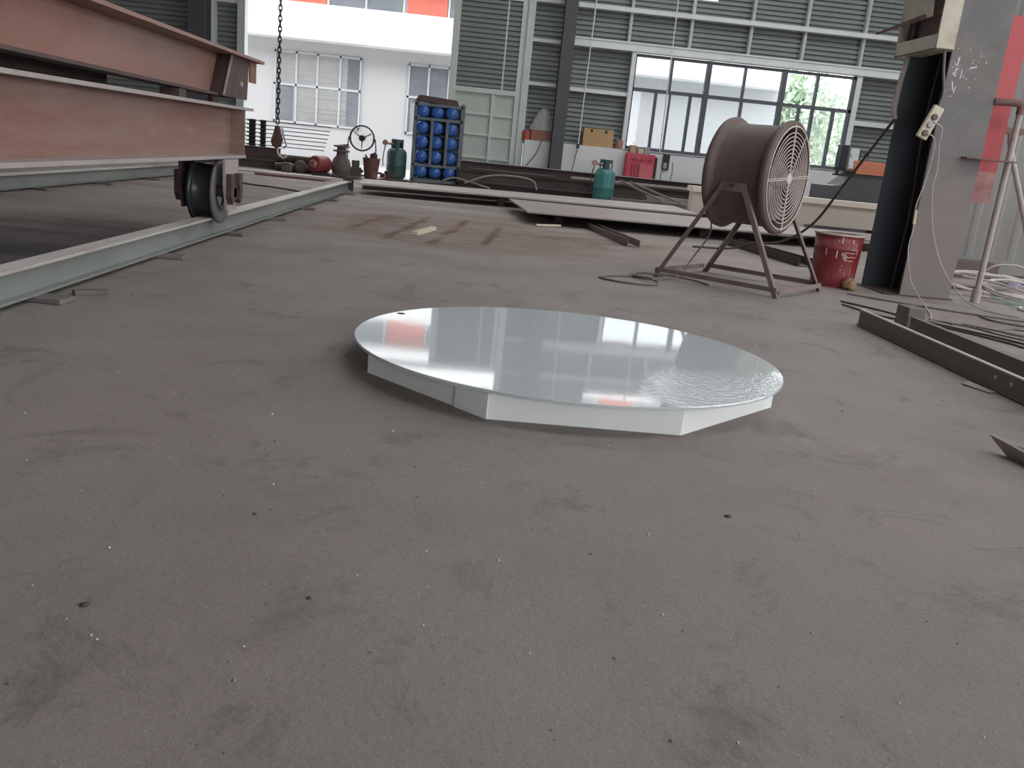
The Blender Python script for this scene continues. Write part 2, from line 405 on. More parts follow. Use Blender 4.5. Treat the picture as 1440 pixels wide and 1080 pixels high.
# ------------------------------------------------------------------ mesh building
class MB:
    def __init__(self):
        self.v, self.f, self.s = [], [], []

    def add(self, verts, faces, smooth=False, mtx=None):
        o = len(self.v)
        for p in verts:
            p = Vector(p)
            self.v.append(mtx @ p if mtx else p)
        for f in faces:
            self.f.append([i + o for i in f])
            self.s.append(smooth)
        return self

    def box(self, x0, x1, y0, y1, z0, z1, mtx=None):
        vs = [(x0, y0, z0), (x1, y0, z0), (x1, y1, z0), (x0, y1, z0), (x0, y0, z1), (x1, y0, z1), (x1, y1, z1), (x0, y1, z1)]
        return self.add(vs, [(0, 3, 2, 1), (4, 5, 6, 7), (0, 1, 5, 4), (1, 2, 6, 5), (2, 3, 7, 6), (3, 0, 4, 7)], False, mtx)

    def prism(self, pts, vec, mtx=None):
        """pts: polygon in 3-D, extruded by vec."""
        n = len(pts)
        vec = Vector(vec)
        a = [Vector(p) for p in pts]
        vs = a + [p + vec for p in a]
        fs = [list(range(n))[::-1], list(range(n, 2 * n))]
        fs += [(i, (i + 1) % n, (i + 1) % n + n, i + n) for i in range(n)]
        return self.add(vs, fs, False, mtx)

    def rod(self, p, q, r, seg=8, r2=None, smooth=True):
        p, q = Vector(p), Vector(q)
        d = (q - p)
        z = d.normalized()
        x = z.orthogonal().normalized()
        y = z.cross(x)
        r2 = r if r2 is None else r2
        vs = []
        for c, rr in ((p, r), (q, r2)):
            for i in range(seg):
                a = 2 * math.pi * i / seg
                vs.append(c + (x * math.cos(a) + y * math.sin(a)) * rr)
        fs = [(i, (i + 1) % seg, (i + 1) % seg + seg, i + seg) for i in range(seg)]
        self.add(vs, fs, smooth)
        return self.add([], []).add(vs[:seg], [list(range(seg))[::-1]]).add(vs[seg:], [list(range(seg))])

    def bar(self, p, q, w_, h_, side=None):
        """rectangular bar between two points."""
        p, q = Vector(p), Vector(q)
        z = (q - p).normalized()
        x = Vector(side) if side else (z.cross(Vector((0, 0, 1))) if abs(z.z) < 0.95 else Vector((1, 0, 0)))
        x = (x - z * x.dot(z)).normalized()
        y = z.cross(x)
        pts = [p + x * a * w_ / 2 + y * c_ * h_ / 2 for a, c_ in ((-1, -1), (1, -1), (1, 1), (-1, 1))]
        return self.prism(pts, q - p)

    def tube(self, pts, r, seg=6, res=6, closed=False):
        """smooth tube along a Catmull-Rom curve."""
        p = [Vector(a) for a in pts]
        out = []
        n = len(p)
        rng_ = range(n if closed else n - 1)
        for i in rng_:
            p0 = p[(i - 1) % n] if (closed or i > 0) else p[0] * 2 - p[1]
            p1, p2 = p[i], p[(i + 1) % n]
            p3 = p[(i + 2) % n] if (closed or i + 2 < n) else p2 * 2 - p1
            for k in range(res):
                t = k / res
                out.append(0.5 * ((2 * p1) + (p2 - p0) * t + (2 * p0 - 5 * p1 + 4 * p2 - p3) * t * t + (3 * p1 - p0 - 3 * p2 + p3) * t ** 3))
        if not closed:
            out.append(p[-1])
        m = len(out)
        vs, fs = [], []
        x = None
        for i, c_ in enumerate(out):
            a = out[(i + 1) % m] if (closed or i + 1 < m) else c_
            bb = out[i - 1] if (closed or i > 0) else c_
            z = (a - bb)
            if z.length < 1e-9:
                z = Vector((0, 0, 1))
            z.normalize()
            x = z.orthogonal() if x is None else x - z * x.dot(z)
            if x.length < 1e-6:
                x = z.orthogonal()
            x.normalize()
            y = z.cross(x)
            for k in range(seg):
                an = 2 * math.pi * k / seg
                vs.append(c_ + (x * math.cos(an) + y * math.sin(an)) * r)
        for i in range(m if closed else m - 1):
            for k in range(seg):
                a0, a1 = i * seg + k, i * seg + (k + 1) % seg
                j = (i + 1) % m
                fs.append((a0, a1, j * seg + (k + 1) % seg, j * seg + k))
        self.add(vs, fs, True)
        if not closed:
            self.add(vs[:seg], [list(range(seg))[::-1]])
            self.add(vs[-seg:], [list(range(seg))])
        return self

    def lathe(self, prof, seg=32, mtx=None, cap0=True, cap1=True, smooth=True):
        """prof: (radius, height) pairs round local z."""
        vs, fs = [], []
        for r, z in prof:
            for i in range(seg):
                a = 2 * math.pi * i / seg
                vs.append((r * math.cos(a), r * math.sin(a), z))
        n = len(prof)
        for j in range(n - 1):
            for i in range(seg):
                fs.append((j * seg + i, j * seg + (i + 1) % seg, (j + 1) * seg + (i + 1) % seg, (j + 1) * seg + i))
        self.add(vs, fs, smooth, mtx)
        if cap0:
            self.add(vs[:seg], [list(range(seg))[::-1]], False, mtx)
        if cap1:
            self.add(vs[-seg:], [list(range(seg))], False, mtx)
        return self

    def ring(self, c, r, t, axis='z', seg=40, ts=6, mtx=None):
        pts = []
        for i in range(seg):
            a = 2 * math.pi * i / seg
            u, v_ = r * math.cos(a), r * math.sin(a)
            pts.append({'z': (u, v_, 0), 'x': (0, u, v_), 'y': (u, 0, v_)}[axis])
        pts = [Vector(c) + Vector(p) for p in pts]
        if mtx:
            pts = [mtx @ p for p in pts]
        return self.tube(pts, t, ts, 1, True)

    def ibeam(self, x, y0, y1, z0, z1, fw, tf, tw):
        """I-section running along y, centred on x."""
        self.box(x - fw / 2, x + fw / 2, y0, y1, z1 - tf, z1)
        self.box(x - fw / 2, x + fw / 2, y0, y1, z0, z0 + tf)
        return self.box(x - tw / 2, x + tw / 2, y0, y1, z0 + tf, z1 - tf)

    def build(self, name, m, parent=None, loc=None, local=False, bevel=0.0):
        org = Vector((0, 0, 0))
        if parent is not None and not local:
            org = ORIGIN.get(parent.name, Vector((0, 0, 0)))
        elif loc is not None and not local:
            org = Vector(loc)
        me = D.meshes.new(name)
        me.from_pydata([tuple(p - org) for p in self.v], [], self.f)
        me.polygons.foreach_set('use_smooth', self.s)
        me.materials.append(M[m] if isinstance(m, str) else m)
        me.update()
        o = D.objects.new(name, me)
        COL.objects.link(o)
        if parent is not None:
            o.parent = parent
            ORIGIN[o.name] = org
        elif loc is not None:
            o.location = loc
            ORIGIN[o.name] = Vector(loc)
        if bevel:
            bv = o.modifiers.new('edge', 'BEVEL')
            bv.width = bevel
            bv.segments = 2
            bv.limit_method = 'ANGLE'
        return o


ORIGIN = {}


def tag(o, label, cat, group=None, kind=None):
    o['label'], o['category'] = label, cat
    if group:
        o['group'] = group
    if kind:
        o['kind'] = kind
    return o


def thing(name, label, cat, loc=(0, 0, 0), group=None, kind=None):
    o = D.objects.new(name, None)
    o.empty_display_size = 0.1
    o.location = loc
    COL.objects.link(o)
    ORIGIN[o.name] = Vector(loc)
    return tag(o, label, cat, group, kind)


def struct(o, label, cat):
    return tag(o, label, cat, None, 'structure')


# ------------------------------------------------------------------ the hall
WY = 17.4
struct(MB().box(-14, 11, -9, WY + 0.3, -0.3, 0.0).build('floor', 'floor'), 'dusty grey concrete workshop floor with rust stains', 'floor')
struct(MB().box(-40, 40, WY + 0.3, 70, -0.35, -0.05).build('ground', 'ground'), 'pale paved yard outside the workshop', 'ground')

PITCH = 0.088


def corr(mb, x0, x1, z0, z1, y, depth=0.042, pitch=PITCH):
    """sheet with horizontal ribs, facing -y."""
    prof = [(0.0, 0.0), (0.62, 0.12), (0.68, 1.0), (0.90, 1.0)]
    pts = []
    k = 0
    z = z0
    base = math.floor(z0 / pitch) * pitch
    while True:
        for t, d in prof:
            zz = base + (k + t) * pitch
            if z0 < zz < z1:
                pts.append((zz, d * depth))
        k += 1
        if base + k * pitch > z1:
            break
    pts = [(z0, 0)] + pts + [(z1, 0)]
    vs, fs = [], []
    for zz, d in pts:
        vs += [(x0, y + d, zz), (x1, y + d, zz)]
    for i in range(len(pts) - 1):
        fs.append((2 * i, 2 * i + 1, 2 * i + 3, 2 * i + 2))
    mb.add(vs, fs)
    return mb


CLZ0, CLZ1 = 3.72, 5.0        # open clerestory strip high in the far wall
wall = MB()
y = WY + 0.10
corr(wall, -14, -4.72, 0.0, 3.75, y)
corr(wall, -14, -4.72, CLZ1, 6.2, y)
corr(wall, -4.72, 0.62, CLZ1, 6.2, y)
corr(wall, -4.72, 0.62, 3.46, 3.58, y)
corr(wall, 0.62, 2.45, 0.9, 6.2, y)
corr(wall, 2.45, 2.68, 0.9, 3.82, y)
corr(wall, 2.68, 4.1, 2.78, 3.82, y)
corr(wall, 4.1, 6.94, 2.78, 4.3, y)
corr(wall, 6.94, 11, 0.9, CLZ0, y)
corr(wall, 6.94, 8.5, CLZ0, 4.3, y)
corr(wall, 8.5, 11, CLZ0, CLZ1, y)
corr(wall, 2.45, 11, CLZ1, 6.2, y)
struct(wall.build('wall_back', 'sheet'), 'grey-green ribbed sheet cladding of the far wall', 'wall')
dd_ = MB()
dd_.box(0.70, 11, WY - 0.22, WY + 0.13, 0, 0.97)
struct(dd_.build('wall_dado', 'plaster'), 'low white plastered wall under the far cladding', 'wall')


def trim(n, mb, m, label):
    return struct(mb.build('trim_%d' % n, m), label, 'trim')


tn = 1
g = MB()
g.box(1.35, 11, WY - 0.10, WY + 0.09, 3.44, 3.52)
trim(1, g, 'galv', 'pale galvanised rail running across the upper far cladding')
g = MB()
g.box(1.35, 11, WY - 0.12, WY + 0.09, 2.76, 2.92)
g.box(1.35, 11, WY - 0.14, WY - 0.12, 2.76, 2.79)
g.box(1.35, 11, WY - 0.14, WY - 0.12, 2.89, 2.92)
trim(2, g, 'galv', 'thick pale galvanised rail above the wide window')
g = MB()
g.box(1.35, 2.62, WY - 0.06, WY + 0.09, 1.95, 2.02)
trim(3, g, 'galv', 'short pale rail on the cladding left of the wide window')
g = MB()
g.box(7.02, 11, WY - 0.06, WY + 0.09, 1.86, 1.95)
trim(4, g, 'galv', 'pale rail on the cladding right of the wide window')
g = MB()
g.box(0.66, 1.22, WY - 0.06, WY + 0.09, 1.98, 2.04)
g.box(0.66, 1.22, WY - 0.06, WY + 0.09, 2.76, 2.82)
g.box(0.66, 1.22, WY - 0.06, WY + 0.09, 3.46, 3.52)
trim(5, g, 'galv', 'short rails between the sliding door and dark column')
g = MB()
g.box(2.58, 2.66, WY - 0.10, WY + 0.09, 0.95, 2.78)
trim(6, g, 'galv', 'pale post at the left edge of the wide window')
g = MB()
g.box(6.95, 7.05, WY - 0.10, WY + 0.09, 0.95, 2.78)
trim(7, g, 'galv', 'pale post at the right edge of the wide window')
for i, xx in enumerate((2.50, 3.66, 4.80, 5.84, 6.98)):
    g = MB()
    g.box(xx - 0.02, xx + 0.02, WY - 0.02, WY + 0.09, 2.92, 3.82 if xx < 4.1 else 4.25)
    g.box(xx - 0.035, xx - 0.025, WY - 0.02, WY + 0.09, 2.92, 3.74 if xx < 4.1 else 4.25)
    trim(8 + i, g, 'girt_grey', 'thin upright strut of the upper cladding, number %s from the left' % ('one two three four five'.split()[i]))
g = MB()
g.box(-4.80, -4.66, WY - 0.12, WY + 0.12, 0, 5.0)
trim(13, g, 'girt_grey', 'pale steel post at the left of the open doorway')
g = MB()
g.box(0.55, 0.68, WY - 0.12, WY + 0.12, 0, 5.0)
trim(14, g, 'door_frame', 'pale upright post right of the sliding door leaf')
g = MB()
g.box(-14, -5.7, WY - 0.08, WY + 0.09, 2.86, 2.94)
g.box(-5.25, -4.8, WY - 0.08, WY + 0.09, 2.86, 2.94)
trim(15, g, 'galv', 'pale rail on the cladding left of the doorway')
g = MB()
g.box(-4.66, 0.55, WY + 0.03, WY + 0.10, 3.46, 3.56)
trim(16, g, 'galv', 'rail over the open doorway')
g = MB()
g.box(-5.28, -5.22, WY - 0.10, WY + 0.09, 0.0, 3.7)
trim(17, g, 'galv', 'thin pale upright beside the dark column left of the doorway')

# dark columns standing at the far wall
def hcol(name, x0, x1, y0, y1, z1, m, label):
    t = MB()
    t.box(x0, x1, y0, y0 + 0.02, 0, z1)
    t.box(x0, x1, y1 - 0.02, y1, 0, z1)
    xm = (x0 + x1) / 2
    t.box(xm - 0.01, xm + 0.01, y0 + 0.02, y1 - 0.02, 0, z1)
    o = t.build(name, m, None, ((x0 + x1) / 2, (y0 + y1) / 2, 0))
    return struct(o, label, 'column')


hcol('column_middle', 1.20, 1.43, WY - 0.52, WY - 0.22, 6.2, 'column', 'dark grey steel column against the far wall left of the wide window')
hcol('column_left', -5.60, -5.28, WY - 0.45, WY - 0.10, 6.2, 'column', 'dark grey steel column of the far wall left of the doorway')

# sliding door leaf
door = thing('door_1', 'pale sliding door leaf with ribbed top and panelled green bottom', 'door', (-0.15, WY, 0), None, 'structure')
f = MB()
f.box(-0.83, -0.70, WY - 0.08, WY + 0.02, 0, 3.5)
f.box(0.44, 0.55, WY - 0.08, WY + 0.02, 0, 3.5)
f.box(-0.70, 0.44, WY - 0.08, WY + 0.02, 1.74, 1.83)
f.box(0.165, 0.195, WY - 0.06, WY + 0.02, 1.83, 3.5)
f.box(-0.70, 0.44, WY - 0.08, WY + 0.02, 3.42, 3.5)
f.box(-0.70, 0.44, WY - 0.08, WY + 0.02, 0.0, 0.10)
f.build('door_frame', 'door_frame', door)
corr(MB(), -0.70, 0.44, 1.83, 3.42, WY - 0.06).build('ribbed_panel', 'sheet', door)
f = MB()
f.box(-0.70, 0.44, WY - 0.02, WY + 0.0, 0.1, 1.74)
f.build('lower_panel', 'door_green', door)
f = MB()
f.box(0.00, 0.05, WY - 0.07, WY - 0.02, 0.1, 1.74)
for zz in (1.36, 0.98, 0.55):
    f.box(-0.70, 0.0, WY - 0.06, WY - 0.02, zz - 0.02, zz + 0.02)
    f.box(0.05, 0.44, WY - 0.06, WY - 0.02, zz - 0.03, zz + 0.01)
f.build('panel_bars', 'door_frame', door)

# wide window
win = thing('window_1', 'wide dark-framed window in the far wall looking onto the yard', 'window', (4.8, WY, 0.97), None, 'structure')
x0, x1, z0, z1, zt = 2.66, 6.95, 0.97, 2.74, 2.11
f = MB()
fy0, fy1 = WY - 0.06, WY + 0.04
f.box(x0, x1, fy0, fy1, z0, z0 + 0.08)
f.box(x0, x1, fy0, fy1, z1 - 0.05, z1)
f.box(x0, x0 + 0.03, fy0, fy1, z0, z1)
f.box(x1 - 0.05, x1, fy0, fy1, z0, z1)
f.box(x0, x1, fy0, fy1, zt - 0.04, zt + 0.025)
for xm in (4.09, 5.56):
    f.box(xm - 0.045, xm + 0.045, fy0 - 0.02, fy1, z0, z1)
f.build('window_frame', 'alu_dark', win)
f = MB()
for xm in (3.38, 4.80, 6.22):
    f.box(xm - 0.022, xm + 0.022, fy0 + 0.01, fy1, zt, z1)
for xm in (3.14, 3.81, 4.81, 5.95, 6.22, 6.63):
    f.box(xm - 0.025, xm + 0.025, fy0 + 0.01, fy1, z0, zt)
f.box(3.40, 3.43, fy0 + 0.01, fy1, z0, zt)
f.build('glazing_bars', 'alu_dark', win)
MB().box(x0, x1, WY + 0.0, WY + 0.006, z0, z1).build('glass', 'clear', win)
MB().box(x0 - 0.05, x1 + 0.05, WY - 0.22, WY - 0.06, 0.955, 0.985).build('window_sill', 'plaster', win)

# other walls, partition and roof
wl = MB().box(-14.1, -14.0, -9, WY, 0, 6.2)
struct(wl.build('wall_left', 'sheet_old'), 'grey sheet wall on the left side of the hall', 'wall')
wl = MB()
wl.box(11.0, 11.1, -9, WY, 0, 1.2)
wl.box(11.0, 11.1, -9, WY, 4.6, 6.2)
wl.box(11.0, 11.1, -9, -7, 1.2, 4.6)
wl.box(11.0, 11.1, 9, WY, 1.2, 4.6)
struct(wl.build('wall_side', 'sheet_old'), 'grey sheet wall on the far right with a long open strip', 'wall')
wl = MB()
wl.box(-14, 0.5, -9.1, -9.0, 0, 6.2)
wl.box(8.5, 11, -9.1, -9.0, 0, 6.2)
wl.box(0.5, 8.5, -9.1, -9.0, 4.2, 6.2)
struct(wl.build('wall_front', 'sheet_old'), 'grey sheet wall behind the viewer with a wide open gateway', 'wall')
part = MB()
xx = 4.30
vs, fs = [], []
i = 0
while xx < 9.0:
    for t, d in ((0, 0), (0.12, 0), (0.15, 0.008), (0.19, 0.008)):
        vs += [(xx + t, 8.6 - d, 0.02), (xx + t, 8.6 - d, 4.6)]
    xx += 0.22
n = len(vs) // 2
part.add(vs, [(2 * k, 2 * k + 2, 2 * k + 3, 2 * k + 1) for k in range(n - 1)])
part.box(4.30, 9.0, 8.57, 8.60, 0.02, 0.16)
part.box(4.30, 9.0, 8.62, 8.66, 0.0, 4.6)
struct(part.build('wall_right', 'sheet_old'), 'grey upright ribbed sheet partition right of the big column', 'wall')

rf = MB()
HOLES = [(1.6, 3.6), (7.6, 9.4), (12.8, 14.4)]  # skylight openings added overhead, out of view, to light floor and far wall
ys = [-9.1] + [v for h_ in HOLES for v in h_] + [WY + 0.3]
for k in range(0, len(ys), 2):
    rf.box(-14.1, 11, ys[k], ys[k + 1], 6.2, 6.3)
for a, bb in HOLES:
    rf.box(-14.1, 0.8, a, bb, 6.2, 6.3)
    rf.box(9.5, 11, a, bb, 6.2, 6.3)
struct(rf.build('ceiling', 'roof'), 'sheet roof of the hall with open skylight strips added to light it', 'ceiling')
for a, bb in HOLES:
    portal((5.15, (a + bb) / 2, 6.19), (0, 0, 0), 8.7, bb - a)
portal((4.5, -8.98, 2.1), (R(90), 0, 0), 8.0, 4.2)
portal((10.98, 1.0, 2.9), (0, R(90), 0), 3.4, 16)
portal((-2.7, WY - 0.2, 1.8), (R(-90), 0, 0), 3.9, 3.4)
portal((4.8, WY - 0.25, 1.9), (R(-90), 0, 0), 4.3, 1.8)

# ------------------------------------------------------------------ outside
BY = 25.0
bd = thing('office_building', 'white office building with salmon panels seen through the doorway and window', 'building', (0, BY, 0))
f = MB()
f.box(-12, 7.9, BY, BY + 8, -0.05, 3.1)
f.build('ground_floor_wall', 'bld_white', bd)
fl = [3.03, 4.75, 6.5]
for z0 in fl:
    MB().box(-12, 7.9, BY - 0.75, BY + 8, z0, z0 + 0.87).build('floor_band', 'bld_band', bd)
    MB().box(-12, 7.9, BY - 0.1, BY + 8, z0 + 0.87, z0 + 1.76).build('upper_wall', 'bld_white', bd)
z0, z1 = 0.0, 0.0
for z0 in fl:
    for k in range(-4, 3):
        xa = -1.45 + k * 3.2
        MB().box(xa - 0.98, xa + 0.08, BY - 0.16, BY - 0.1, z0 + 0.8, z0 + 1.72).build('salmon_panel', 'bld_red', bd)
        wf = MB()
        a, c_ = xa + 0.1, xa + 2.15
        wf.box(a, c_, BY - 0.15, BY - 0.1, z0 + 0.80, z0 + 0.92)
        wf.box(a, c_, BY - 0.15, BY - 0.1, z0 + 1.66, z0 + 1.72)
        for q in (a, (a + c_) / 2 - 0.025, c_ - 0.05):
            wf.box(q, q + 0.05, BY - 0.15, BY - 0.1, z0 + 0.80, z0 + 1.70)
        wo = wf.build('upper_window', 'bld_frame', bd)
        MB().box(a, c_, BY - 0.12, BY - 0.105, z0 + 0.82, z0 + 1.70).build('pane', 'bld_pane', wo)
# ground floor windows: the wide one has blinds
def gwin(xa, xb, za, zb, cols, zm, blinds):
    wf = MB()
    wf.box(xa, xb, BY - 0.05, BY + 0.0, za, za + 0.05)
    wf.box(xa, xb, BY - 0.05, BY + 0.0, zb - 0.05, zb)
    wf.box(xa, xb, BY - 0.05, BY + 0.0, zm - 0.03, zm + 0.03)
    for q in cols:
        wf.box(q - 0.025, q + 0.025, BY - 0.05, BY + 0.0, za, zb)
    wo = wf.build('ground_window', 'bld_frame', bd)
    MB().box(xa, xb, BY - 0.02, BY - 0.012, za, zb).build('pane', 'bld_pane', wo)
    for (a, c_, u, v_) in blinds:
        bl = MB()
        zz = u
        while zz < v_ - 0.02:
            bl.add([(a, BY - 0.022, zz), (c_, BY - 0.022, zz + random.uniform(-.012, .012)), (c_, BY - 0.032, zz + 0.05), (a, BY - 0.032, zz + 0.05)], [(0, 1, 2, 3)])
            zz += 0.055
        bl.build('blind', 'blind', wo)
gwin(-5.93, -3.57, 0.88, 2.74, (-5.90, -5.33, -4.76, -4.15, -3.60), 1.88, [(-5.85, -4.15, 1.90, 2.70), (-5.40, -3.95, 0.92, 1.86), (-4.15, -3.95, 1.9, 2.7)])
gwin(-2.32, -0.2, 0.90, 2.74, (-2.29, -1.75, -1.2, -0.7, -0.23), 1.88, [(-2.2, -1.8, 0.95, 1.7)])
gwin(1.2, 3.2, 0.90, 2.74, (1.23, 1.9, 2.5, 3.17), 1.88, [])

# white car parked in the yard
car = thing('parked_car', 'white car parked outside behind the wide window', 'car', (3.6, 22.5, -0.05))
body = MB()
side = [(1.6, 0.10), (1.6, 0.62), (2.0, 0.74), (2.75, 0.84), (3.1, 1.16), (3.45, 1.22), (4.2, 1.20), (4.85, 0.84), (5.5, 0.72), (5.65, 0.60), (5.65, 0.10)]
side = [(a - 0.7, z) for a, z in side]
body.prism([(a, 21.8, z) for a, z in side], (0, 1.5, 0))
body.build('car_body', 'car', car, bevel=0.06)
gl = MB()
gl.prism([(2.2, 21.79, 0.86), (2.5, 21.79, 1.13), (3.0, 21.79, 1.15), (3.0, 21.79, 0.86)], (0, 0.01, 0))
gl.prism([(3.05, 21.79, 0.86), (3.05, 21.79, 1.15), (3.45, 21.79, 1.13), (3.95, 21.79, 0.86)], (0, 0.01, 0))
gl.build('side_window', 'car_glass', car)
for xx in (1.75, 4.15):
    MB().lathe([(0.28, -0.1), (0.28, 0.1)], 24, Matrix.Translation((xx, 21.87, 0.23)) @ Matrix.Rotation(R(90), 4, 'X')).build('wheel', 'black', car)

# trees beyond the yard
def tree(name, x, y, z, rad, n, label):
    t = thing(name, label, 'tree', (x, y, -0.05), 'trees outside the window')
    MB().rod((x, y, -0.05), (x + 0.1, y, z), 0.16, 8, 0.08).build('trunk', 'bark', t)
    cr_ = MB()
    for _ in range(n):
        d = Vector((random.gauss(0, 1), random.gauss(0, 1), random.gauss(0, 0.85)))
        d = d.normalized() * rad * random.uniform(0.35, 1.0) ** 0.6
        c_ = Vector((x, y, z + 0.2)) + d
        u = Vector((random.uniform(-1, 1), random.uniform(-1, 1), random.uniform(-1, 1))).normalized()
        v_ = u.orthogonal().normalized()
        s = random.uniform(0.10, 0.22)
        cr_.add([c_ - u * s, c_ + v_ * s * 0.6, c_ + u * s, c_ - v_ * s * 0.6], [(0, 1, 2, 3)])
    cr_.build('crown', 'leaf', t)
tree('leafy_tree', 10.6, 31.0, 2.5, 1.7, 1500, 'leafy green tree right of the white building, seen through the window')
tree('leafy_tree', 13.2, 35.0, 1.9, 1.5, 1000, 'farther pale green tree at the right end of the window')

# ------------------------------------------------------------------ crane rails on shims
def rail(name, xa, xb, y0, y1, label):
    ang = math.atan2(xb - xa, y1 - y0)
    t = thing(name, label, 'rail', (xa, y0, 0), 'crane rails on the floor')
    mt = Matrix.Translation((xa, y0, 0)) @ Matrix.Rotation(-ang, 4, 'Z')
    ln = y1 - y0
    b_ = MB()
    b_.box(-0.045, 0.045, 0, ln, 0.022, 0.032, mt)
    b_.box(-0.006, 0.006, 0, ln, 0.032, 0.135, mt)
    b_.build('web', 'rail', t)
    MB().box(-0.045, 0.045, 0, ln, 0.135, 0.147, mt).build('rail_head', 'rail_top', t)
    return t, mt, ln
rl, mt1, ln1 = rail('crane_rail', -1.735, -1.795, 1.2, 11.80, 'grey-green I-section rail that carries the black crane wheel')
e = MB()
e.box(-0.07, 0.07, ln1, ln1 + 0.012, 0.01, 0.17, mt1)
e.box(-0.03, 0.03, ln1 - 0.06, ln1, 0.147, 0.20, mt1)
e.build('end_stop', 'rust_dark', rl)
rail('crane_rail', -4.00, -4.03, 3.0, 13.0, 'farther grey-green I-section rail behind the crane carriage')
for i, yy in enumerate((2.2, 3.42, 4.78, 6.08, 7.30, 8.6, 10.0, 11.3)):
    xc = -1.725 - 0.06 * (yy - 1.2) / 10.6
    mtx = Matrix.Translation((xc + 0.03, yy, 0)) @ Matrix.Rotation(R((12, -8, 5, -10, 14, 3, -6, 8)[i]), 4, 'Z')
    o = MB().box(-0.10, 0.12, -0.05, 0.05, 0.001, 0.0215, mtx).build('shim_plate', 'shim', None, (xc, yy, 0), bevel=0.003)
    tag(o, 'dark packing plate under the crane wheel rail, number %s from the near end' % ('one two three four five six seven eight'.split()[i]), 'shim plate', 'packing plates under the wheel rail')
mtx = Matrix.Translation((-1.60, 3.62, 0)) @ Matrix.Rotation(R(35), 4, 'Z')
tag(MB().box(-0.06, 0.07, -0.025, 0.025, 0, 0.02, mtx).build('shim_plate', 'shim', None, (-1.6, 3.62, 0), bevel=0.003), 'loose dark packing plate lying askew beside the near wheel rail', 'shim plate')
for i, yy in enumerate((6.9, 8.0, 9.3, 10.6)):
    mtx = Matrix.Translation((-3.97, yy, 0)) @ Matrix.Rotation(R((6, -9, 4, -5)[i]), 4, 'Z')
    o = MB().box(-0.12, 0.13, -0.05, 0.05, 0.001, 0.0215, mtx).build('shim_plate', 'shim', None, (-3.97, yy, 0), bevel=0.003)
    tag(o, 'dark packing plate under the farther rail, number %s from the near end' % ('one two three four'.split()[i]), 'shim plate', 'packing plates under the farther rail')

# ------------------------------------------------------------------ crane end carriage (lower beam with wheel)
cg = thing('crane_end_carriage', 'dusty red-brown lower crane beam riding on a black rail wheel', 'crane carriage', (-1.765, 5.76, 0.147))
Xc = -1.765
MB().box(Xc - 0.006, Xc + 0.006, 0.9, 6.22, 0.537, 0.834).build('web', 'rust_dusty', cg)
MB().box(Xc - 0.105, Xc + 0.105, 0.9, 6.42, 0.834, 0.852).build('top_flange', 'rust_flange', cg)
MB().box(Xc - 0.105, Xc + 0.105, 0.9, 6.24, 0.518, 0.537).build('bottom_flange', 'rust_flange', cg)
MB().box(Xc - 0.10, Xc + 0.10, 6.212, 6.224, 0.537, 0.834).build('end_plate', 'rust_dusty', cg)
wy, wz = 5.76, 0.312
rot = Matrix.Translation((Xc, wy, wz)) @ Matrix.Rotation(R(90), 4, 'Y')
wh = MB().lathe([(0.172, -0.058), (0.165, -0.05), (0.165, 0.05), (0.172, 0.058)], 48, rot, False, False).build('wheel', 'wheel', cg)
for s in (-1, 1):
    prof = [(0.10, 0.072), (0.150, 0.085), (0.196, 0.085), (0.205, 0.078), (0.205, 0.066), (0.190, 0.056), (0.10, 0.056)]
    if s < 0:
        prof = [(r_, -z_) for r_, z_ in prof][::-1]
    MB().lathe(prof, 48, rot, False, False).build('wheel_flange', 'wheel' if s < 0 else 'wheel_rim', wh)
    MB().lathe([(0.035, 0.05 * s), (0.10, 0.066 * s)] if s > 0 else [(0.10, 0.066 * s), (0.035, 0.05 * s)], 32, rot, False, False).build('wheel_disc', 'wheel', wh)
MB().rod((Xc - 0.17, wy, wz), (Xc + 0.17, wy, wz), 0.035, 20).build('axle', 'rust_dark', cg)
for s, nm in ((1, 'rust_flange'), (-1, 'rust_dark')):
    xx = Xc + s * 0.13
    hp = MB()
    hp.prism([(xx, wy - 0.15, 0.518), (xx, wy - 0.15, 0.36), (xx, wy - 0.10, 0.20), (xx, wy + 0.10, 0.20), (xx, wy + 0.15, 0.36), (xx, wy + 0.15, 0.518)], (0.014 * s, 0, 0))
    hg = hp.build('hanger_plate', nm, cg)
    bb = MB()
    bb.prism([(xx + 0.014 * s, wy - 0.13, 0.43), (xx + 0.014 * s, wy - 0.05, 0.43), (xx + 0.014 * s, wy - 0.05, 0.36), (xx + 0.014 * s, wy - 0.075, 0.32), (xx + 0.014 * s, wy - 0.05, 0.27), (xx + 0.014 * s, wy - 0.09, 0.24), (xx + 0.014 * s, wy - 0.13, 0.29)], (0.035 * s, 0, 0))
    bb.build('bearing_clamp', 'rust_dark', hg)
    bb = MB()
    bb.prism([(xx + 0.014 * s, wy + 0.13, 0.43), (xx + 0.014 * s, wy + 0.05, 0.43), (xx + 0.014 * s, wy + 0.05, 0.36), (xx + 0.014 * s, wy + 0.075, 0.32), (xx + 0.014 * s, wy + 0.05, 0.27), (xx + 0.014 * s, wy + 0.09, 0.24), (xx + 0.014 * s, wy + 0.13, 0.29)], (0.035 * s, 0, 0))
    bb.build('bearing_clamp', 'rust_dark', hg)
    MB().rod((xx + 0.014 * s, wy, wz), (xx + 0.04 * s, wy, wz), 0.05, 20).build('bearing_cap', 'rust_dark', hg)
gd = MB()
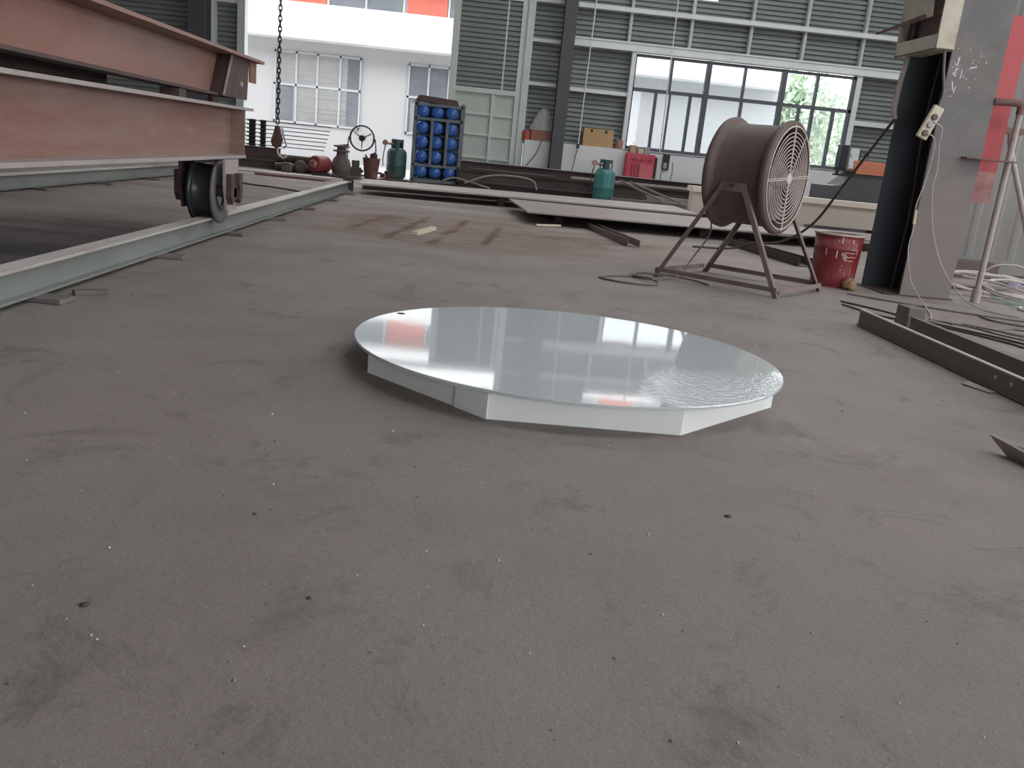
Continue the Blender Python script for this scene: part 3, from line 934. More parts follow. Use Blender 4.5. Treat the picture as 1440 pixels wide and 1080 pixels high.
for k in range(8):
    a0, a1 = R(60 + k * 7.5), R(60 + (k + 1) * 7.5)
    p0 = (wy + 0.205 * math.cos(a0), wz + 0.20 * math.sin(a0))
    p1 = (wy + 0.205 * math.cos(a1), wz + 0.20 * math.sin(a1))
    gd.add([(Xc - 0.10, *p0), (Xc + 0.10, *p0), (Xc + 0.10, *p1), (Xc - 0.10, *p1)], [(0, 1, 2, 3)])
gd.build('wheel_guard', 'rust_flange', cg)

# upper girder resting on the carriage
ug = thing('crane_girder', 'red-oxide painted upper crane beam with bolted dark end gusset', 'crane beam', (-1.78, 3.6, 0.86))
Xu = -1.82
MB().prism([(Xu - 0.006, 0.9, 0.953), (Xu - 0.006, 6.30, 0.918), (Xu - 0.006, 6.30, 1.170), (Xu - 0.006, 0.9, 1.170)], (0.012, 0, 0)).build('web', 'rust_red', ug)
MB().box(Xu - 0.16, Xu + 0.16, 0.9, 6.70, 1.170, 1.189).build('top_flange', 'rust_red', ug)
MB().prism([(Xu - 0.07, 0.9, 0.937), (Xu + 0.07, 0.9, 0.937), (Xu + 0.07, 0.9, 0.953), (Xu - 0.07, 0.9, 0.953)], (0, 5.4, -0.035)).build('bottom_flange', 'rust_dark', ug)
MB().box(Xu - 1.2, Xu - 0.22, 0.9, 4.9, 0.88, 1.165).build('side_box', 'rust_dark', ug)
gp = MB().prism([(Xu + 0.10, 5.88, 0.905), (Xu + 0.10, 6.42, 0.905), (Xu + 0.10, 6.46, 1.1695), (Xu + 0.10, 6.06, 1.1695)], (0.012, 0, 0)).build('end_gusset', 'rust_dark', ug)
MB().prism([(Xu + 0.0061, 5.90, 0.905), (Xu + 0.10, 5.88, 0.905), (Xu + 0.10, 6.06, 1.1695), (Xu + 0.0061, 6.08, 1.1695)], (0, 0.012, 0)).build('gusset_return', 'rust_dark', ug)
MB().lathe([(0.020, 0.0), (0.020, 0.012)], 6, Matrix.Translation((Xu + 0.112, 6.25, 1.0)) @ Matrix.Rotation(R(90), 4, 'Y'), smooth=False).build('bolt', 'rust_flange', gp)
MB().bar((Xu + 0.108, 5.875, 0.91), (Xu + 0.108, 6.055, 1.168), 0.010, 0.010).build('weld_seam', 'rust_flange', ug)
MB().box(Xu + 0.10, Xu + 0.112, 6.50, 6.66, 1.03, 1.1695).build('hanging_tab', 'rust_dusty', ug)
for i, (yy, nm) in enumerate(((2.0, 'near end'), (5.25, 'wheel end'))):
    tag(MB().box(Xu - 0.05, Xu + 0.06, yy - 0.06, yy + 0.06, 0.8525, 0.936 - (yy + 0.06 - 0.9) * 0.0072).build('spacer_block', 'rust_dark', None, (Xu, yy, 0.852)), 'dark steel spacer between the two crane beams, %s' % nm, 'spacer block', 'spacers between the crane beams')
tag(MB().rod((-1.80, 5.95, 0.8525), (-1.80, 5.95, 0.904), 0.03, 12).build('spacer_bolt', 'rust_dark', None, (-1.80, 5.95, 0.852)), 'short dark bolt standing under the upper beam gusset', 'bolt')

# ------------------------------------------------------------------ the white disc platform
cx, cy = 0.35, 3.045
SL = math.tan(R(0.7))
def zt_(y, z=0.086):
    return z - (y - cy) * SL
dk = thing('round_platform', 'glossy white round steel platform with octagonal skirt lying on the floor', 'platform', (cx, cy, 0))
t = MB()
seg = 96
top = [(cx + 0.76 * math.cos(2 * math.pi * i / seg), cy + 0.76 * math.sin(2 * math.pi * i / seg)) for i in range(seg)]
t.prism([(a, b_, zt_(b_, 0.076)) for a, b_ in top], (0, 0, 0.010))
tp = t.build('top_plate', 'disc', dk, bevel=0.002)
oc = [(cx + 0.735 * math.cos(R(22.5 + 45 * i)), cy + 0.735 * math.sin(R(22.5 + 45 * i))) for i in range(8)]
for i in range(8):
    a, b_ = Vector((*oc[i], 0)), Vector((*oc[(i + 1) % 8], 0))
    nrm = Vector(((a.y - b_.y), (b_.x - a.x), 0)).normalized() * 0.010
    q = MB()
    z_a, z_b = zt_(a.y, 0.0758), zt_(b_.y, 0.0758)
    q.add([a, b_, b_ + Vector((0, 0, z_b)), a + Vector((0, 0, z_a)), a + nrm, b_ + nrm, b_ + nrm + Vector((0, 0, z_b)), a + nrm + Vector((0, 0, z_a))],
          [(0, 1, 2, 3), (5, 4, 7, 6), (0, 4, 5, 1), (1, 5, 6, 2), (2, 6, 7, 3), (3, 7, 4, 0)])
    q.build('side_plate', 'disc_side', dk)
# cover strip welded over the joint left of the front plate
sx, sy = oc[5]
q = MB()
d1 = (Vector((*oc[4], 0)) - Vector((sx, sy, 0))).normalized()
a = Vector((sx, sy, 0.001)); b_ = a + d1 * 0.135
nn = Vector((d1.y, -d1.x, 0)) * -0.008
if (a + nn - Vector((cx, cy, 0))).length < (a - Vector((cx, cy, 0))).length:
    nn = -nn
q.add([a, b_, b_ + Vector((0, 0, .076)), a + Vector((0, 0, .076)), a + nn, b_ + nn, b_ + nn + Vector((0, 0, .076)), a + nn + Vector((0, 0, .076))],
      [(0, 1, 2, 3), (5, 4, 7, 6), (0, 4, 5, 1), (1, 5, 6, 2), (2, 6, 7, 3), (3, 7, 4, 0)])
q.build('joint_strip', 'disc_side', dk)
hx, hy = -0.285, 3.40
MB().prism([(hx + 0.016 * math.cos(k * math.pi / 8), hy + 0.016 * math.sin(k * math.pi / 8), zt_(hy, 0.0862)) for k in range(16)], (0, 0, 0.0006)).build('bolt_hole', 'dark', dk)

# ------------------------------------------------------------------ drum fan on its stand
e1 = Vector((0.755, -0.655, 0)); e2 = Vector((0.655, 0.755, 0))
FC = Vector((1.84, 5.99, 0))
fan = thing('drum_fan', 'large rusty brown drum fan on an angle-iron stand', 'fan', FC)
HZ = 0.745
ax = Matrix(((e2.x, 0, e1.x, FC.x), (e2.y, 0, e1.y, FC.y), (0, 1, 0, HZ), (0, 0, 0, 1)))   # local z = axis, local y = up
hl = 0.215
prof = [(0.305, -hl), (0.350, -hl - 0.012), (0.368, -hl + 0.000), (0.372, -hl + 0.022), (0.362, -hl + 0.040), (0.338, -hl + 0.050), (0.332, -hl + 0.07),
        (0.332, hl - 0.07), (0.338, hl - 0.050), (0.362, hl - 0.040), (0.372, hl - 0.022), (0.368, hl), (0.350, hl + 0.012), (0.325, hl + 0.002), (0.318, hl - 0.03), (0.318, -hl + 0.02), (0.305, -hl)]
dr = MB().lathe(prof, 64, ax, False, False).build('drum', 'fan_body', fan)
gr = MB()
for r_ in [0.035 + 0.026 * k for k in range(11)] + [0.335]:
    gr.ring((0, 0, hl + 0.012), r_, 0.0034 if r_ < 0.33 else 0.0055, 'z', 48, 5, ax)
for k in range(4):
    a = math.pi / 2 * k + R(4)
    for off in (-0.006, 0.006):
        ca, sa = math.cos(a), math.sin(a)
        gr.rod(ax @ Vector((0.03 * ca - off * sa, 0.03 * sa + off * ca, hl + 0.017)), ax @ Vector((0.345 * ca - off * sa, 0.345 * sa + off * ca, hl + 0.014)), 0.003, 6)
a = R(58)
gr.rod(ax @ Vector((0.03 * math.cos(a), 0.03 * math.sin(a), hl + 0.017)), ax @ Vector((0.345 * math.cos(a), 0.345 * math.sin(a), hl + 0.014)), 0.003, 6)
gr.lathe([(0.034, hl + 0.008), (0.034, hl + 0.020)], 24, ax)
gr.build('front_grille', 'fan_grille', fan)
gr = MB()
for r_ in [0.05 + 0.045 * k for k in range(6)] + [0.315]:
    gr.ring((0, 0, -hl - 0.004), r_, 0.003, 'z', 36, 5, ax)
for k in range(4):
    a = math.pi / 2 * k + R(45)
    gr.rod(ax @ Vector((0, 0, -hl - 0.004)), ax @ Vector((0.32 * math.cos(a), 0.32 * math.sin(a), -hl - 0.004)), 0.003, 6)
gr.build('rear_grille', 'fan_rim', fan)
MB().lathe([(0.05, -0.16), (0.09, -0.15), (0.095, 0.08), (0.08, 0.10), (0.05, 0.12)], 28, ax).build('motor', 'fan_body', fan)
for k in range(5):
    m2 = ax @ Matrix.Rotation(2 * math.pi * k / 5, 4, 'Z')
    bl = MB()
    vs, fs = [], []
    for j in range(6):
        r_ = 0.085 + 0.043 * j
        tw = R(52 - 5 * j)
        ww = 0.055 + 0.008 * j
        for s in (-1, 1):
            vs.append((r_, s * ww * math.cos(tw), 0.13 + s * ww * math.sin(tw) * 0.7))
    for j in range(5):
        fs.append((2 * j, 2 * j + 1, 2 * j + 3, 2 * j + 2))
    n0 = len(vs)
    vs += [(a_, b_, c_ + 0.004) for a_, b_, c_ in vs]
    fs += [tuple(i + n0 for i in f_[::-1]) for f_ in fs]
    bl.add(vs, fs, True, m2)
    bl.build('fan_blade', 'fan_rim', fan)
feet = {'ff': (1.925, 5.405, 0), 'bl': (1.225, 5.985, 0), 'fr': (2.44, 6.00, 0), 'br': (1.74, 6.585, 0)}
def angle_iron(p, q, wd, side, up):
    p, q, side, up = Vector(p), Vector(q), Vector(side).normalized(), Vector(up).normalized()
    z = (q - p)
    t = 0.006
    mb = MB()
    mb.prism([p, p + side * wd, p + side * wd + up * t, p + up * t], z)
    mb.prism([p + up * t, p + side * t + up * t, p + side * t + up * wd, p + up * wd], z)
    return mb
for s, (pa, pb) in ((-1, ('bl', 'ff')), (1, ('br', 'fr'))):
    side_c = FC + e2 * (s * 0.345) + Vector((0, 0, HZ))
    br_ = MB()
    c_ = side_c
    pts = [c_ - e1 * 0.10 + Vector((0, 0, -0.115)), c_ + e1 * 0.10 + Vector((0, 0, -0.115)), c_ + e1 * 0.085 + Vector((0, 0, -0.055)), c_ - e1 * 0.085 + Vector((0, 0, -0.055))]
    br_.prism(pts, e2 * (-0.05 * s))
    br_.build('side_bracket', 'fan_leg', fan)
    MB().rod(c_ - Vector((0, 0, 0.075)), c_ - Vector((0, 0, 0.075)) + e2 * s * 0.012, 0.014, 12).build('pivot_bolt', 'rust_dark', fan)
    tops = (side_c - e1 * 0.085 + Vector((0, 0, -0.075)), side_c + e1 * 0.085 + Vector((0, 0, -0.075)))
    for key, tpp, sg in ((pa, tops[0], 1), (pb, tops[1], -1)):
        angle_iron(feet[key], tpp, 0.034, e1 * sg, e2 * (-s)).build('leg', 'fan_leg', fan)
    A, B = Vector(feet[pa]), Vector(feet[pb])
    A2 = A + (tops[0] - A) * 0.055
    B2 = B + (tops[1] - B) * 0.055
    angle_iron(A2, B2, 0.030, (0, 0, 1), e2 * (-s)).build('base_bar', 'fan_leg', fan)
for pa, pb in (('bl', 'br'), ('ff', 'fr')):
    A, B = Vector(feet[pa]) + Vector((0, 0, 0.03)), Vector(feet[pb]) + Vector((0, 0, 0.03))
    angle_iron(A + (B - A) * 0.03, A + (B - A) * 0.97, 0.030, e1 if pa == 'bl' else -e1, (0, 0, 1)).build('cross_bar', 'fan_rim', fan)

tag(MB().tube([(1.60, 6.07, 0.45), (1.62, 6.15, 0.30), (1.52, 6.15, 0.12), (1.42, 6.0, 0.012), (1.25, 5.80, 0.008), (1.12, 5.74, 0.008), (1.05, 5.86, 0.008), (1.13, 6.02, 0.008), (1.32, 6.05, 0.010), (1.50, 5.90, 0.008), (1.56, 5.72, 0.008)], 0.006, 6, 8).build('fan_cable', 'cable_mid', None, (1.6, 6.1, 0)),
    'dusty black cable hanging from the drum fan and coiled at its left foot', 'cable')
tag(MB().tube([(1.20, 5.84, 0.008), (1.02, 5.80, 0.008), (0.86, 5.72, 0.008), (0.81, 5.60, 0.008), (0.92, 5.48, 0.008), (1.10, 5.46, 0.008), (1.19, 5.58, 0.008), (1.14, 5.70, 0.02), (1.06, 5.80, 0.016), (1.12, 5.95, 0.02), (1.3, 5.93, 0.02)], 0.007, 6, 8).build('looped_cable', 'cable_mid', None, (1.0, 5.7, 0)),
    'grey cable loop lying on the floor left of the fan stand', 'cable')

# ------------------------------------------------------------------ red pail with drips
pl = thing('paint_pail', 'red metal paint pail with white drips beside the drum fan', 'pail', (2.685, 6.45, 0))
px, py = 2.685, 6.45
TM = Matrix.Translation((px, py, 0))
MB().lathe([(0.150, 0.0), (0.155, 0.008), (0.160, 0.10), (0.168, 0.28), (0.172, 0.285), (0.168, 0.292), (0.175, 0.385), (0.170, 0.385), (0.163, 0.29), (0.152, 0.03), (0.0, 0.03)], 48, TM, True, False).build('pail_body', 'red_pail', pl)
MB().ring((px, py, 0.386), 0.177, 0.009, 'z', 48, 8).build('rim', 'pail_rim', pl)
dp = MB()
def on_pail(ang, z, r_off=0.002):
    r_ = 0.155 + 0.02 * z / 0.385 + 0.002 + r_off
    return Vector((px + r_ * math.cos(ang), py + r_ * math.sin(ang), z))
for ang, z0, z1, wd in ((-112, 0.22, 0.275, 0.006), (-100, 0.24, 0.262, 0.004), (-96, 0.22, 0.265, 0.005), (-92, 0.205, 0.255, 0.005), (-88, 0.20, 0.245, 0.005), (-138, 0.23, 0.28, 0.003), (-104, 0.33, 0.37, 0.006), (-78, 0.33, 0.36, 0.006), (-95, 0.16, 0.17, 0.003), (-97, 0.13, 0.14, 0.003), (-85, 0.10, 0.12, 0.003), (-60, 0.255, 0.285, 0.003), (-70, 0.06, 0.16, 0.0015), (-112, 0.335, 0.35, 0.003), (-66, 0.285, 0.34, 0.0018), (-72, 0.29, 0.335, 0.0016)):
    dp.bar(on_pail(R(ang), z0), on_pail(R(ang), z1), wd, 0.002)
for z_, a0, a1 in ((0.232, -88, -62), (0.205, -84, -68), (0.285, -80, -58), (0.262, -92, -66)):
    pts = [on_pail(R(a0 + (a1 - a0) * k / 5), z_ + random.uniform(-.002, .002)) for k in range(6)]
    dp.tube(pts, 0.0022, 5, 2)
dp.build('paint_drips', 'drip', pl)
lm = MB()
vs, fs = [], []
for j in range(9):
    th = math.pi * j / 8
    for i in range(14):
        ph = 2 * math.pi * i / 14
        rr = 1 + random.uniform(-0.28, 0.22)
        vs.append((2.735 + 0.052 * rr * math.sin(th) * math.cos(ph), 6.235 + 0.045 * rr * math.sin(th) * math.sin(ph), max(0.001, 0.043 + 0.045 * rr * math.cos(th))))
for j in range(8):
    for i in range(14):
        fs.append((j * 14 + i, (j + 1) * 14 + i, (j + 1) * 14 + (i + 1) % 14, j * 14 + (i + 1) % 14))
lm.add(vs, fs, True)
tag(lm.build('crumpled_lump', 'yellow_lump', None, (2.735, 6.235, 0)), 'crumpled yellowish lump at the foot of the red pail', 'scrap')

# ------------------------------------------------------------------ big column on the right
c0, c1_, ca, cb = 3.105, 3.475, 6.20, 6.62
f = MB()
struct_col = thing('column_right', 'scuffed grey steel column with dark navy recess on the right', 'column', ((c0 + c1_) / 2, 6.4, 0), None, 'structure')
MB().box(c0, c1_, ca, ca + 0.018, 0, 6.2).build('front_flange', 'col_face', struct_col)
f.box(c0 - 0.11, c1_, cb - 0.018, cb, 0, 6.2)
f.box((c0 + c1_) / 2 - 0.01, (c0 + c1_) / 2 + 0.01, ca + 0.018, cb - 0.018, 0, 6.2)
f.build('web', 'col_dark', struct_col)
f = MB()
f.box(c0 - 0.13, c1_ + 0.02, ca - 0.02, cb + 0.06, 0, 0.008)
f.build('base_plate', 'rust_dark', struct_col)
f = MB()
for _ in range(26):
    zz = random.gauss(1.58, 0.13)
    xx = random.uniform(c0 + 0.015, c0 + 0.20) if random.random() < 0.8 else random.uniform(c0 + 0.05, c1_ - 0.06)
    s = random.uniform(0.0012, 0.0042)
    f.box(xx - s, xx + s, ca - 0.001, ca, zz - s * random.uniform(0.6, 1.6), zz + s)
for (xa, za, xb, zb, wd) in ((3.165, 1.66, 3.155, 1.55, .010), (3.14, 1.62, 3.175, 1.575, .006), (3.14, 1.555, 3.165, 1.535, .012), (3.20, 1.58, 3.20, 1.52, .006), (3.15, 1.50, 3.165, 1.44, .009), (3.18, 1.47, 3.175, 1.42, .007), (3.255, 1.60, 3.30, 1.605, .008), (3.255, 1.60, 3.25, 1.585, .006), (3.15, 1.40, 3.165, 1.405, .006), (3.21, 1.545, 3.225, 1.53, .005)):
    f.bar((xa, ca - 0.0006, za), (xb, ca - 0.0006, zb), wd, 0.001, (1, 0, 0))
f.build('paint_splashes', 'chalk', struct_col)

# red plate, pipe upright and ledge beside the column
rp_ = thing('red_plate', 'tall faded red plate beside the grey column', 'plate', (3.57, 6.3, 0.71))
MB().box(3.476, 3.665, 6.30, 6.308, 0.93, 1.98).build('plate', 'red_plate', rp_)
MB().box(3.476, 3.665, 6.30, 6.308, 0.71, 0.93).build('lower_band', 'red_base', rp_)
pp = thing('pipe_upright', 'dusty pipe upright standing right of the grey column', 'pipe', (3.67, 6.2, 0))
MB().rod((3.675, 6.20, 0.0), (3.675, 6.20, 1.36), 0.021, 14).build('pipe', 'pipe_dusty', pp)
MB().rod((3.675, 6.20, 0.0), (3.675, 6.20, 0.10), 0.032, 14).build('foot_socket', 'pipe_dusty', pp)
MB().tube([(3.675, 6.20, 1.33), (3.67, 6.20, 1.39), (3.62, 6.20, 1.405), (3.478, 6.21, 1.40)], 0.026, 10, 4).build('elbow', 'rust_bar', pp)
tag(MB().box(3.33, 3.69, 6.12, 6.198, 1.003, 1.013).build('ledge_bar', 'rust_bar', None, (3.5, 6.16, 1.0)), 'thin rusty flat bar sticking across the lower grey column', 'bar')
br = thing('pipe_brace', 'slanting dusty pipe brace in front of the sheet partition', 'pipe', (4.95, 7.5, 0))
MB().tube([(4.40, 7.5, 1.33), (4.45, 7.5, 1.15), (4.70, 7.5, 0.62), (4.98, 7.5, 0.0)], 0.022, 10, 4).build('pipe', 'pipe_dusty', br)
MB().box(4.32, 4.50, 7.46, 7.52, 1.29, 1.34).build('bracket', 'rust_bar', br)

# ------------------------------------------------------------------ switch box, socket strip and cables
bx = thing('switch_box', 'battered cream metal switch box on the column side', 'electrical box', (3.02, 6.45, 1.69))
y0, y1, xa, xb, z0, z1 = 6.14, 6.76, 2.955, 3.09, 1.685, 2.30
f = MB()
f.box(xb - 0.01, xb, y0, y1, z0, z1)
f.box(xa, xb, y0, y0 + 0.012, z0, z1)
f.box(xa, xb, y1 - 0.012, y1, z0, z1)
f.box(xa, xb, y0, y1, z0, z0 + 0.012)
f.box(xa, xb, y0, y1, z1 - 0.012, z1)
f.box(xa, xa + 0.008, y0, y1, z0, z0 + 0.10)
f.build('box_shell', 'cream_box', bx, bevel=0.004)
MB().prism([(xa + 0.01, y0 + 0.16, 1.915), (xa + 0.01, y1 - 0.02, 1.90), (xa - 0.02, y1 - 0.02, 2.12), (xa - 0.02, y0 + 0.16, 2.12)], (0.006, 0, 0)).build('cover_flap', 'cream_box', bx)
MB().box(xa + 0.07, xb - 0.011, y0 + 0.013, y1 - 0.013, z0 + 0.013, z1 - 0.013).build('inner_panel', 'box_in', bx)
MB().prism([(xa + 0.05, y0 + 0.04, 1.93), (xa - 0.10, y1 + 0.16, 1.855), (xa - 0.10, y1 + 0.16, 1.87), (xa + 0.05, y0 + 0.04, 1.975)], (0.006, 0.0, 0.0)).build('bent_strip', 'rust_bar', bx)
tag(MB().tube([(3.035, 6.165, 1.684), (3.05, 6.15, 1.55), (3.075, 6.14, 1.42), (3.065, 6.14, 1.325)], 0.010, 8, 6).build('feed_cable', 'cable_mid', None, (3.05, 6.15, 1.5)), 'grey cable from the cream switch box down to the socket strip', 'cable')
ss = thing('socket_strip', 'cream socket strip hanging slanted at the column edge', 'socket strip', (3.03, 6.14, 1.2))
p_, q_ = Vector((3.068, 6.14, 1.32)), Vector((2.985, 6.14, 1.105))
MB().bar(p_, q_, 0.075, 0.035, (1, 0, 0.38)).build('strip_body', 'strip', ss, bevel=0.006)
for k, (tt, mm) in enumerate(((0.33, 'box_in'), (0.58, 'grey_case'), (0.84, 'box_in'))):
    c_ = p_.lerp(q_, tt) + Vector((0, -0.0175, 0))
    MB().lathe([(0.022, 0.0), (0.022, 0.012), (0.014, 0.014)], 14, Matrix.Translation(c_) @ Matrix.Rotation(R(90), 4, 'X')).build('plug' if mm == 'box_in' else 'label_plate', mm, ss)
w1 = thing('hanging_cable', 'pale thin cable with inline yellow connector hanging down the column edge', 'cable', (3.1, 6.17, 0))
MB().tube([(3.005, 6.11, 1.14), (3.055, 6.11, 1.12), (3.095, 6.14, 1.06), (3.10, 6.15, 0.94), (3.085, 6.15, 0.80), (3.06, 6.15, 0.64), (3.075, 6.15, 0.49), (3.065, 6.14, 0.36), (3.085, 6.12, 0.23), (3.12, 6.08, 0.10), (3.02, 5.65, 0.012), (2.86, 5.26, 0.008), (2.78, 5.10, 0.008)], 0.0045, 6, 6).build('cable', 'cable_pale', w1)
MB().rod((3.066, 6.15, 0.62), (3.072, 6.15, 0.52), 0.010, 10).build('connector', 'strip', w1)
tag(MB().tube([(3.035, 6.11, 1.22), (3.11, 6.12, 1.18), (3.125, 6.14, 1.08), (3.155, 6.15, 0.90), (3.15, 6.15, 0.78), (3.20, 6.15, 0.55), (3.28, 6.15, 0.35), (3.37, 6.10, 0.18), (3.46, 5.95, 0.04), (3.50, 5.75, 0.008), (3.62, 5.55, 0.008)], 0.0045, 6, 6).build('column_cable', 'cable_pale', None, (3.2, 6.15, 0)), 'pale thin cable drooping across the grey column face', 'cable')
tag(MB().tube([(2.99, 6.60, 1.68), (2.97, 6.60, 1.5), (2.955, 6.58, 1.32), (2.97, 6.56, 1.24)], 0.02, 8, 5).build('conduit', 'pipe_dusty', None, (2.96, 6.58, 1.3)), 'dusty conduit below the rear of the cream switch box', 'conduit')
tag(MB().tube([(2.965, 6.555, 1.245), (2.90, 6.72, 1.01), (2.85, 6.98, 0.73), (2.80, 7.33, 0.40), (2.77, 7.94, 0.18), (2.68, 8.45, 0.10), (2.5, 8.6, 0.02), (2.1, 8.5, 0.012)], 0.011, 8, 8).build('power_cable', 'cable_dark', None, (2.8, 7.5, 0)), 'black power cable slanting from the column down to the floor behind the fan', 'cable')
for i, (dx, nm) in enumerate(((0.0, 'left'), (0.07, 'right'))):
    tag(MB().tube([(3.14 + dx, 6.40, 1.684), (3.13 + dx, 6.42, 1.2), (3.15 + dx, 6.40, 0.6), (3.14 + dx, 6.42, 0.02)], 0.009, 6, 5).build('recess_cable', 'cable_dark', None, (3.14 + dx, 6.4, 0)), 'dark cable in the shaded column recess, the %s one' % nm, 'cable', 'cables in the column recess')

# cable coils at the foot of pipe and partition
def coil(name, c, rads, r, m, label, tilt=0.0, turns=3):
    pts = []
    for k in range(turns * 12):
        a = 2 * math.pi * k / 12
        j = 1 + random.uniform(-0.10, 0.10)
        pts.append((c[0] + rads[0] * j * math.cos(a), c[1] + rads[1] * j * math.sin(a), c[2] + r + abs(random.uniform(0, 0.03)) + tilt * (1 + math.sin(a)) * rads[1]))
    return tag(MB().tube(pts, r, 6, 3).build(name, m, None, c), label, 'cable')
coil('cable_coil', (4.10, 6.75, 0.014), (0.42, 0.22), 0.009, 'cable_pale', 'pale welding cable coil behind the pipe upright', 0.25, 4)
coil('cable_coil', (4.25, 6.45, 0.014), (0.36, 0.30), 0.008, 'cable_pale', 'pale cable loops right of the pipe upright foot', 0.15, 3)
coil('cable_coil', (4.05, 7.25, 0.0), (0.5, 0.25), 0.012, 'cable_mid', 'grey cable coil near the partition foot', 0.1, 3)
tag(MB().tube([(3.84, 6.55, 0.15), (3.95, 6.5, 0.26), (4.12, 6.45, 0.27), (4.22, 6.4, 0.18), (4.14, 6.35, 0.06), (3.95, 6.35, 0.03), (3.80, 6.4, 0.03)], 0.007, 6, 6).build('standing_loop', 'cable_pale', None, (4.0, 6.4, 0)), 'pale cable loop standing up from the coils', 'cable')
tag(MB().tube([(3.83, 6.7, 0.14), (4.05, 6.55, 0.12), (4.25, 6.3, 0.06), (4.40, 6.1, 0.02)], 0.008, 6, 6).build('loose_cable', 'cable_pale', None, (4.1, 6.5, 0)), 'pale cable end sloping off the coils to the right', 'cable')
tag(MB().tube([(3.98, 6.12, 0.01), (3.90, 6.02, 0.01), (3.88, 5.9, 0.01), (3.97, 5.82, 0.01), (4.10, 5.95, 0.02), (4.3, 6.1, 0.02)], 0.008, 6, 6).build('floor_loop', 'cable_pale', None, (4.0, 6.0, 0)), 'pale cable loop on the floor at the right picture edge', 'cable')
tag(MB().tube([(4.03, 6.41, 0.14), (4.06, 6.36, 0.12), (4.10, 6.40, 0.15), (4.05, 6.45, 0.13), (4.02, 6.38, 0.16), (4.11, 6.36, 0.13)], 0.005, 6, 4).build('cable_tie', 'lilac', None, (4.05, 6.4, 0.1)), 'lilac tie wound round the pale cable loops', 'tie')
sh = MB()
sh.add([(3.85, 6.0, 0.0), (4.6, 5.6, 0.0), (4.9, 6.6, 0.0), (4.2, 7.0, 0.0), (3.95, 6.15, 0.012), (4.5, 5.8, 0.012), (4.7, 6.5, 0.012), (4.2, 6.8, 0.012)], [(3, 2, 1, 0), (4, 5, 6, 7), (0, 1, 5, 4), (1, 2, 6, 5), (2, 3, 7, 6), (3, 0, 4, 7)])
tag(sh.build('folded_tarp', 'green_sheet', None, (4.3, 6.3, 0)), 'grey-green folded sheet under the cable loops', 'tarpaulin')
tag(MB().box(4.0, 4.9, 8.0, 8.3, 0.0, 0.16).build('gap_block', 'stack_dark', None, (4.4, 8.1, 0)), 'dark low timber put in for the gap at the partition foot', 'filler')  # dark block added where the gap under the partition shows dark

# thin cables across the floor right of the platform
def fcable(name, pts, r, m, label):
    return tag(MB().tube([(a, b_, r) for a, b_ in pts], r, 6, 6).build(name, m, None, (*pts[0], 0)), label, 'cable', 'cables strewn on the floor by the beams')
fcable('floor_cable', [(2.78, 5.12), (2.86, 5.02), (2.80, 4.9), (2.72, 4.98), (2.80, 5.08), (2.95, 4.95), (3.05, 4.7), (3.3, 4.4)], 0.005, 'cable_mid', 'dusty cable knotted behind the short block, running right')
fcable('floor_cable', [(2.40, 5.55), (2.55, 5.30), (2.62, 5.12), (2.75, 4.92), (2.95, 4.62), (3.10, 4.25)], 0.006, 'cable_dark', 'dark cable along the rear side of the floor beams')
fcable('floor_cable', [(2.35, 5.40), (2.43, 5.10), (2.55, 4.95), (2.72, 4.85), (2.90, 4.50), (2.95, 4.35), (3.2, 4.2)], 0.006, 'cable_dark', 'dark wavy cable closest behind the floor beams')
fcable('floor_cable', [(2.62, 5.98), (2.9, 5.75), (3.3, 5.5), (3.8, 5.3)], 0.006, 'cable_mid', 'dusty cable passing in front of the column foot')
fcable('floor_cable', [(3.30, 5.48), (3.28, 5.30), (3.45, 5.15), (3.7, 5.0), (4.0, 4.9)], 0.007, 'cable_mid', 'dusty bent cable in front of the pipe foot')
fcable('floor_cable', [(2.95, 5.05), (3.2, 4.8), (3.35, 4.9), (3.25, 5.02), (3.1, 4.85), (3.4, 4.55), (3.7, 4.3)], 0.005, 'cable_mid', 'thin tangled cable at the right picture edge')

# ------------------------------------------------------------------ steel lengths on the floor, right
bm = thing('floor_channel', 'long olive-grey steel beam with bolt holes, nearest on the right floor', 'steel beam', (2.2, 3.0, 0), 'steel beams on the right floor')
MB().box(2.135, 2.143, 1.3, 4.66, 0.010, 0.088).build('web', 'beam_grey', bm)
MB().box(2.125, 2.150, 1.3, 4.66, 0.088, 0.094).build('top_flange', 'rail_top', bm)
MB().box(2.125, 2.205, 1.3, 4.66, 0.004, 0.010).build('bottom_flange', 'beam_grey', bm)
for yy in (3.33, 3.22, 3.10):
    MB().lathe([(0.009, 0), (0.009, 0.001)], 14, Matrix.Translation((2.1345, yy, 0.055)) @ Matrix.Rotation(R(-90), 4, 'Y')).build('bolt_hole', 'chalk', bm)
bm = thing('floor_beam', 'rust-patched grey steel beam lying behind the nearest one', 'steel beam', (2.4, 3.0, 0), 'steel beams on the right floor')
MB().box(2.345, 2.353, 1.3, 4.50, 0.010, 0.092).build('web', 'beam_grey', bm)
MB().box(2.34, 2.375, 1.3, 4.50, 0.092, 0.099).build('top_flange', 'beam_grey', bm)
MB().box(2.34, 2.44, 1.3, 4.50, 0.003, 0.010).build('bottom_flange', 'beam_grey', bm)
tag(MB().box(2.335, 2.43, 4.52, 4.66, 0.0, 0.142).build('steel_block', 'beam_grey', None, (2.38, 4.6, 0), bevel=0.003), 'short grey steel block standing at the end of the rear floor beam', 'steel block')
tag(MB().prism([(2.03, 3.38, 0.004), (2.07, 3.40, 0.010), (2.115, 3.27, 0.003), (2.08, 3.26, 0.001)], (0, 0, 0.004)).build('metal_scrap', 'plate_steel', None, (2.05, 3.33, 0)), 'thin curved metal scrap against the nearest right beam', 'scrap')
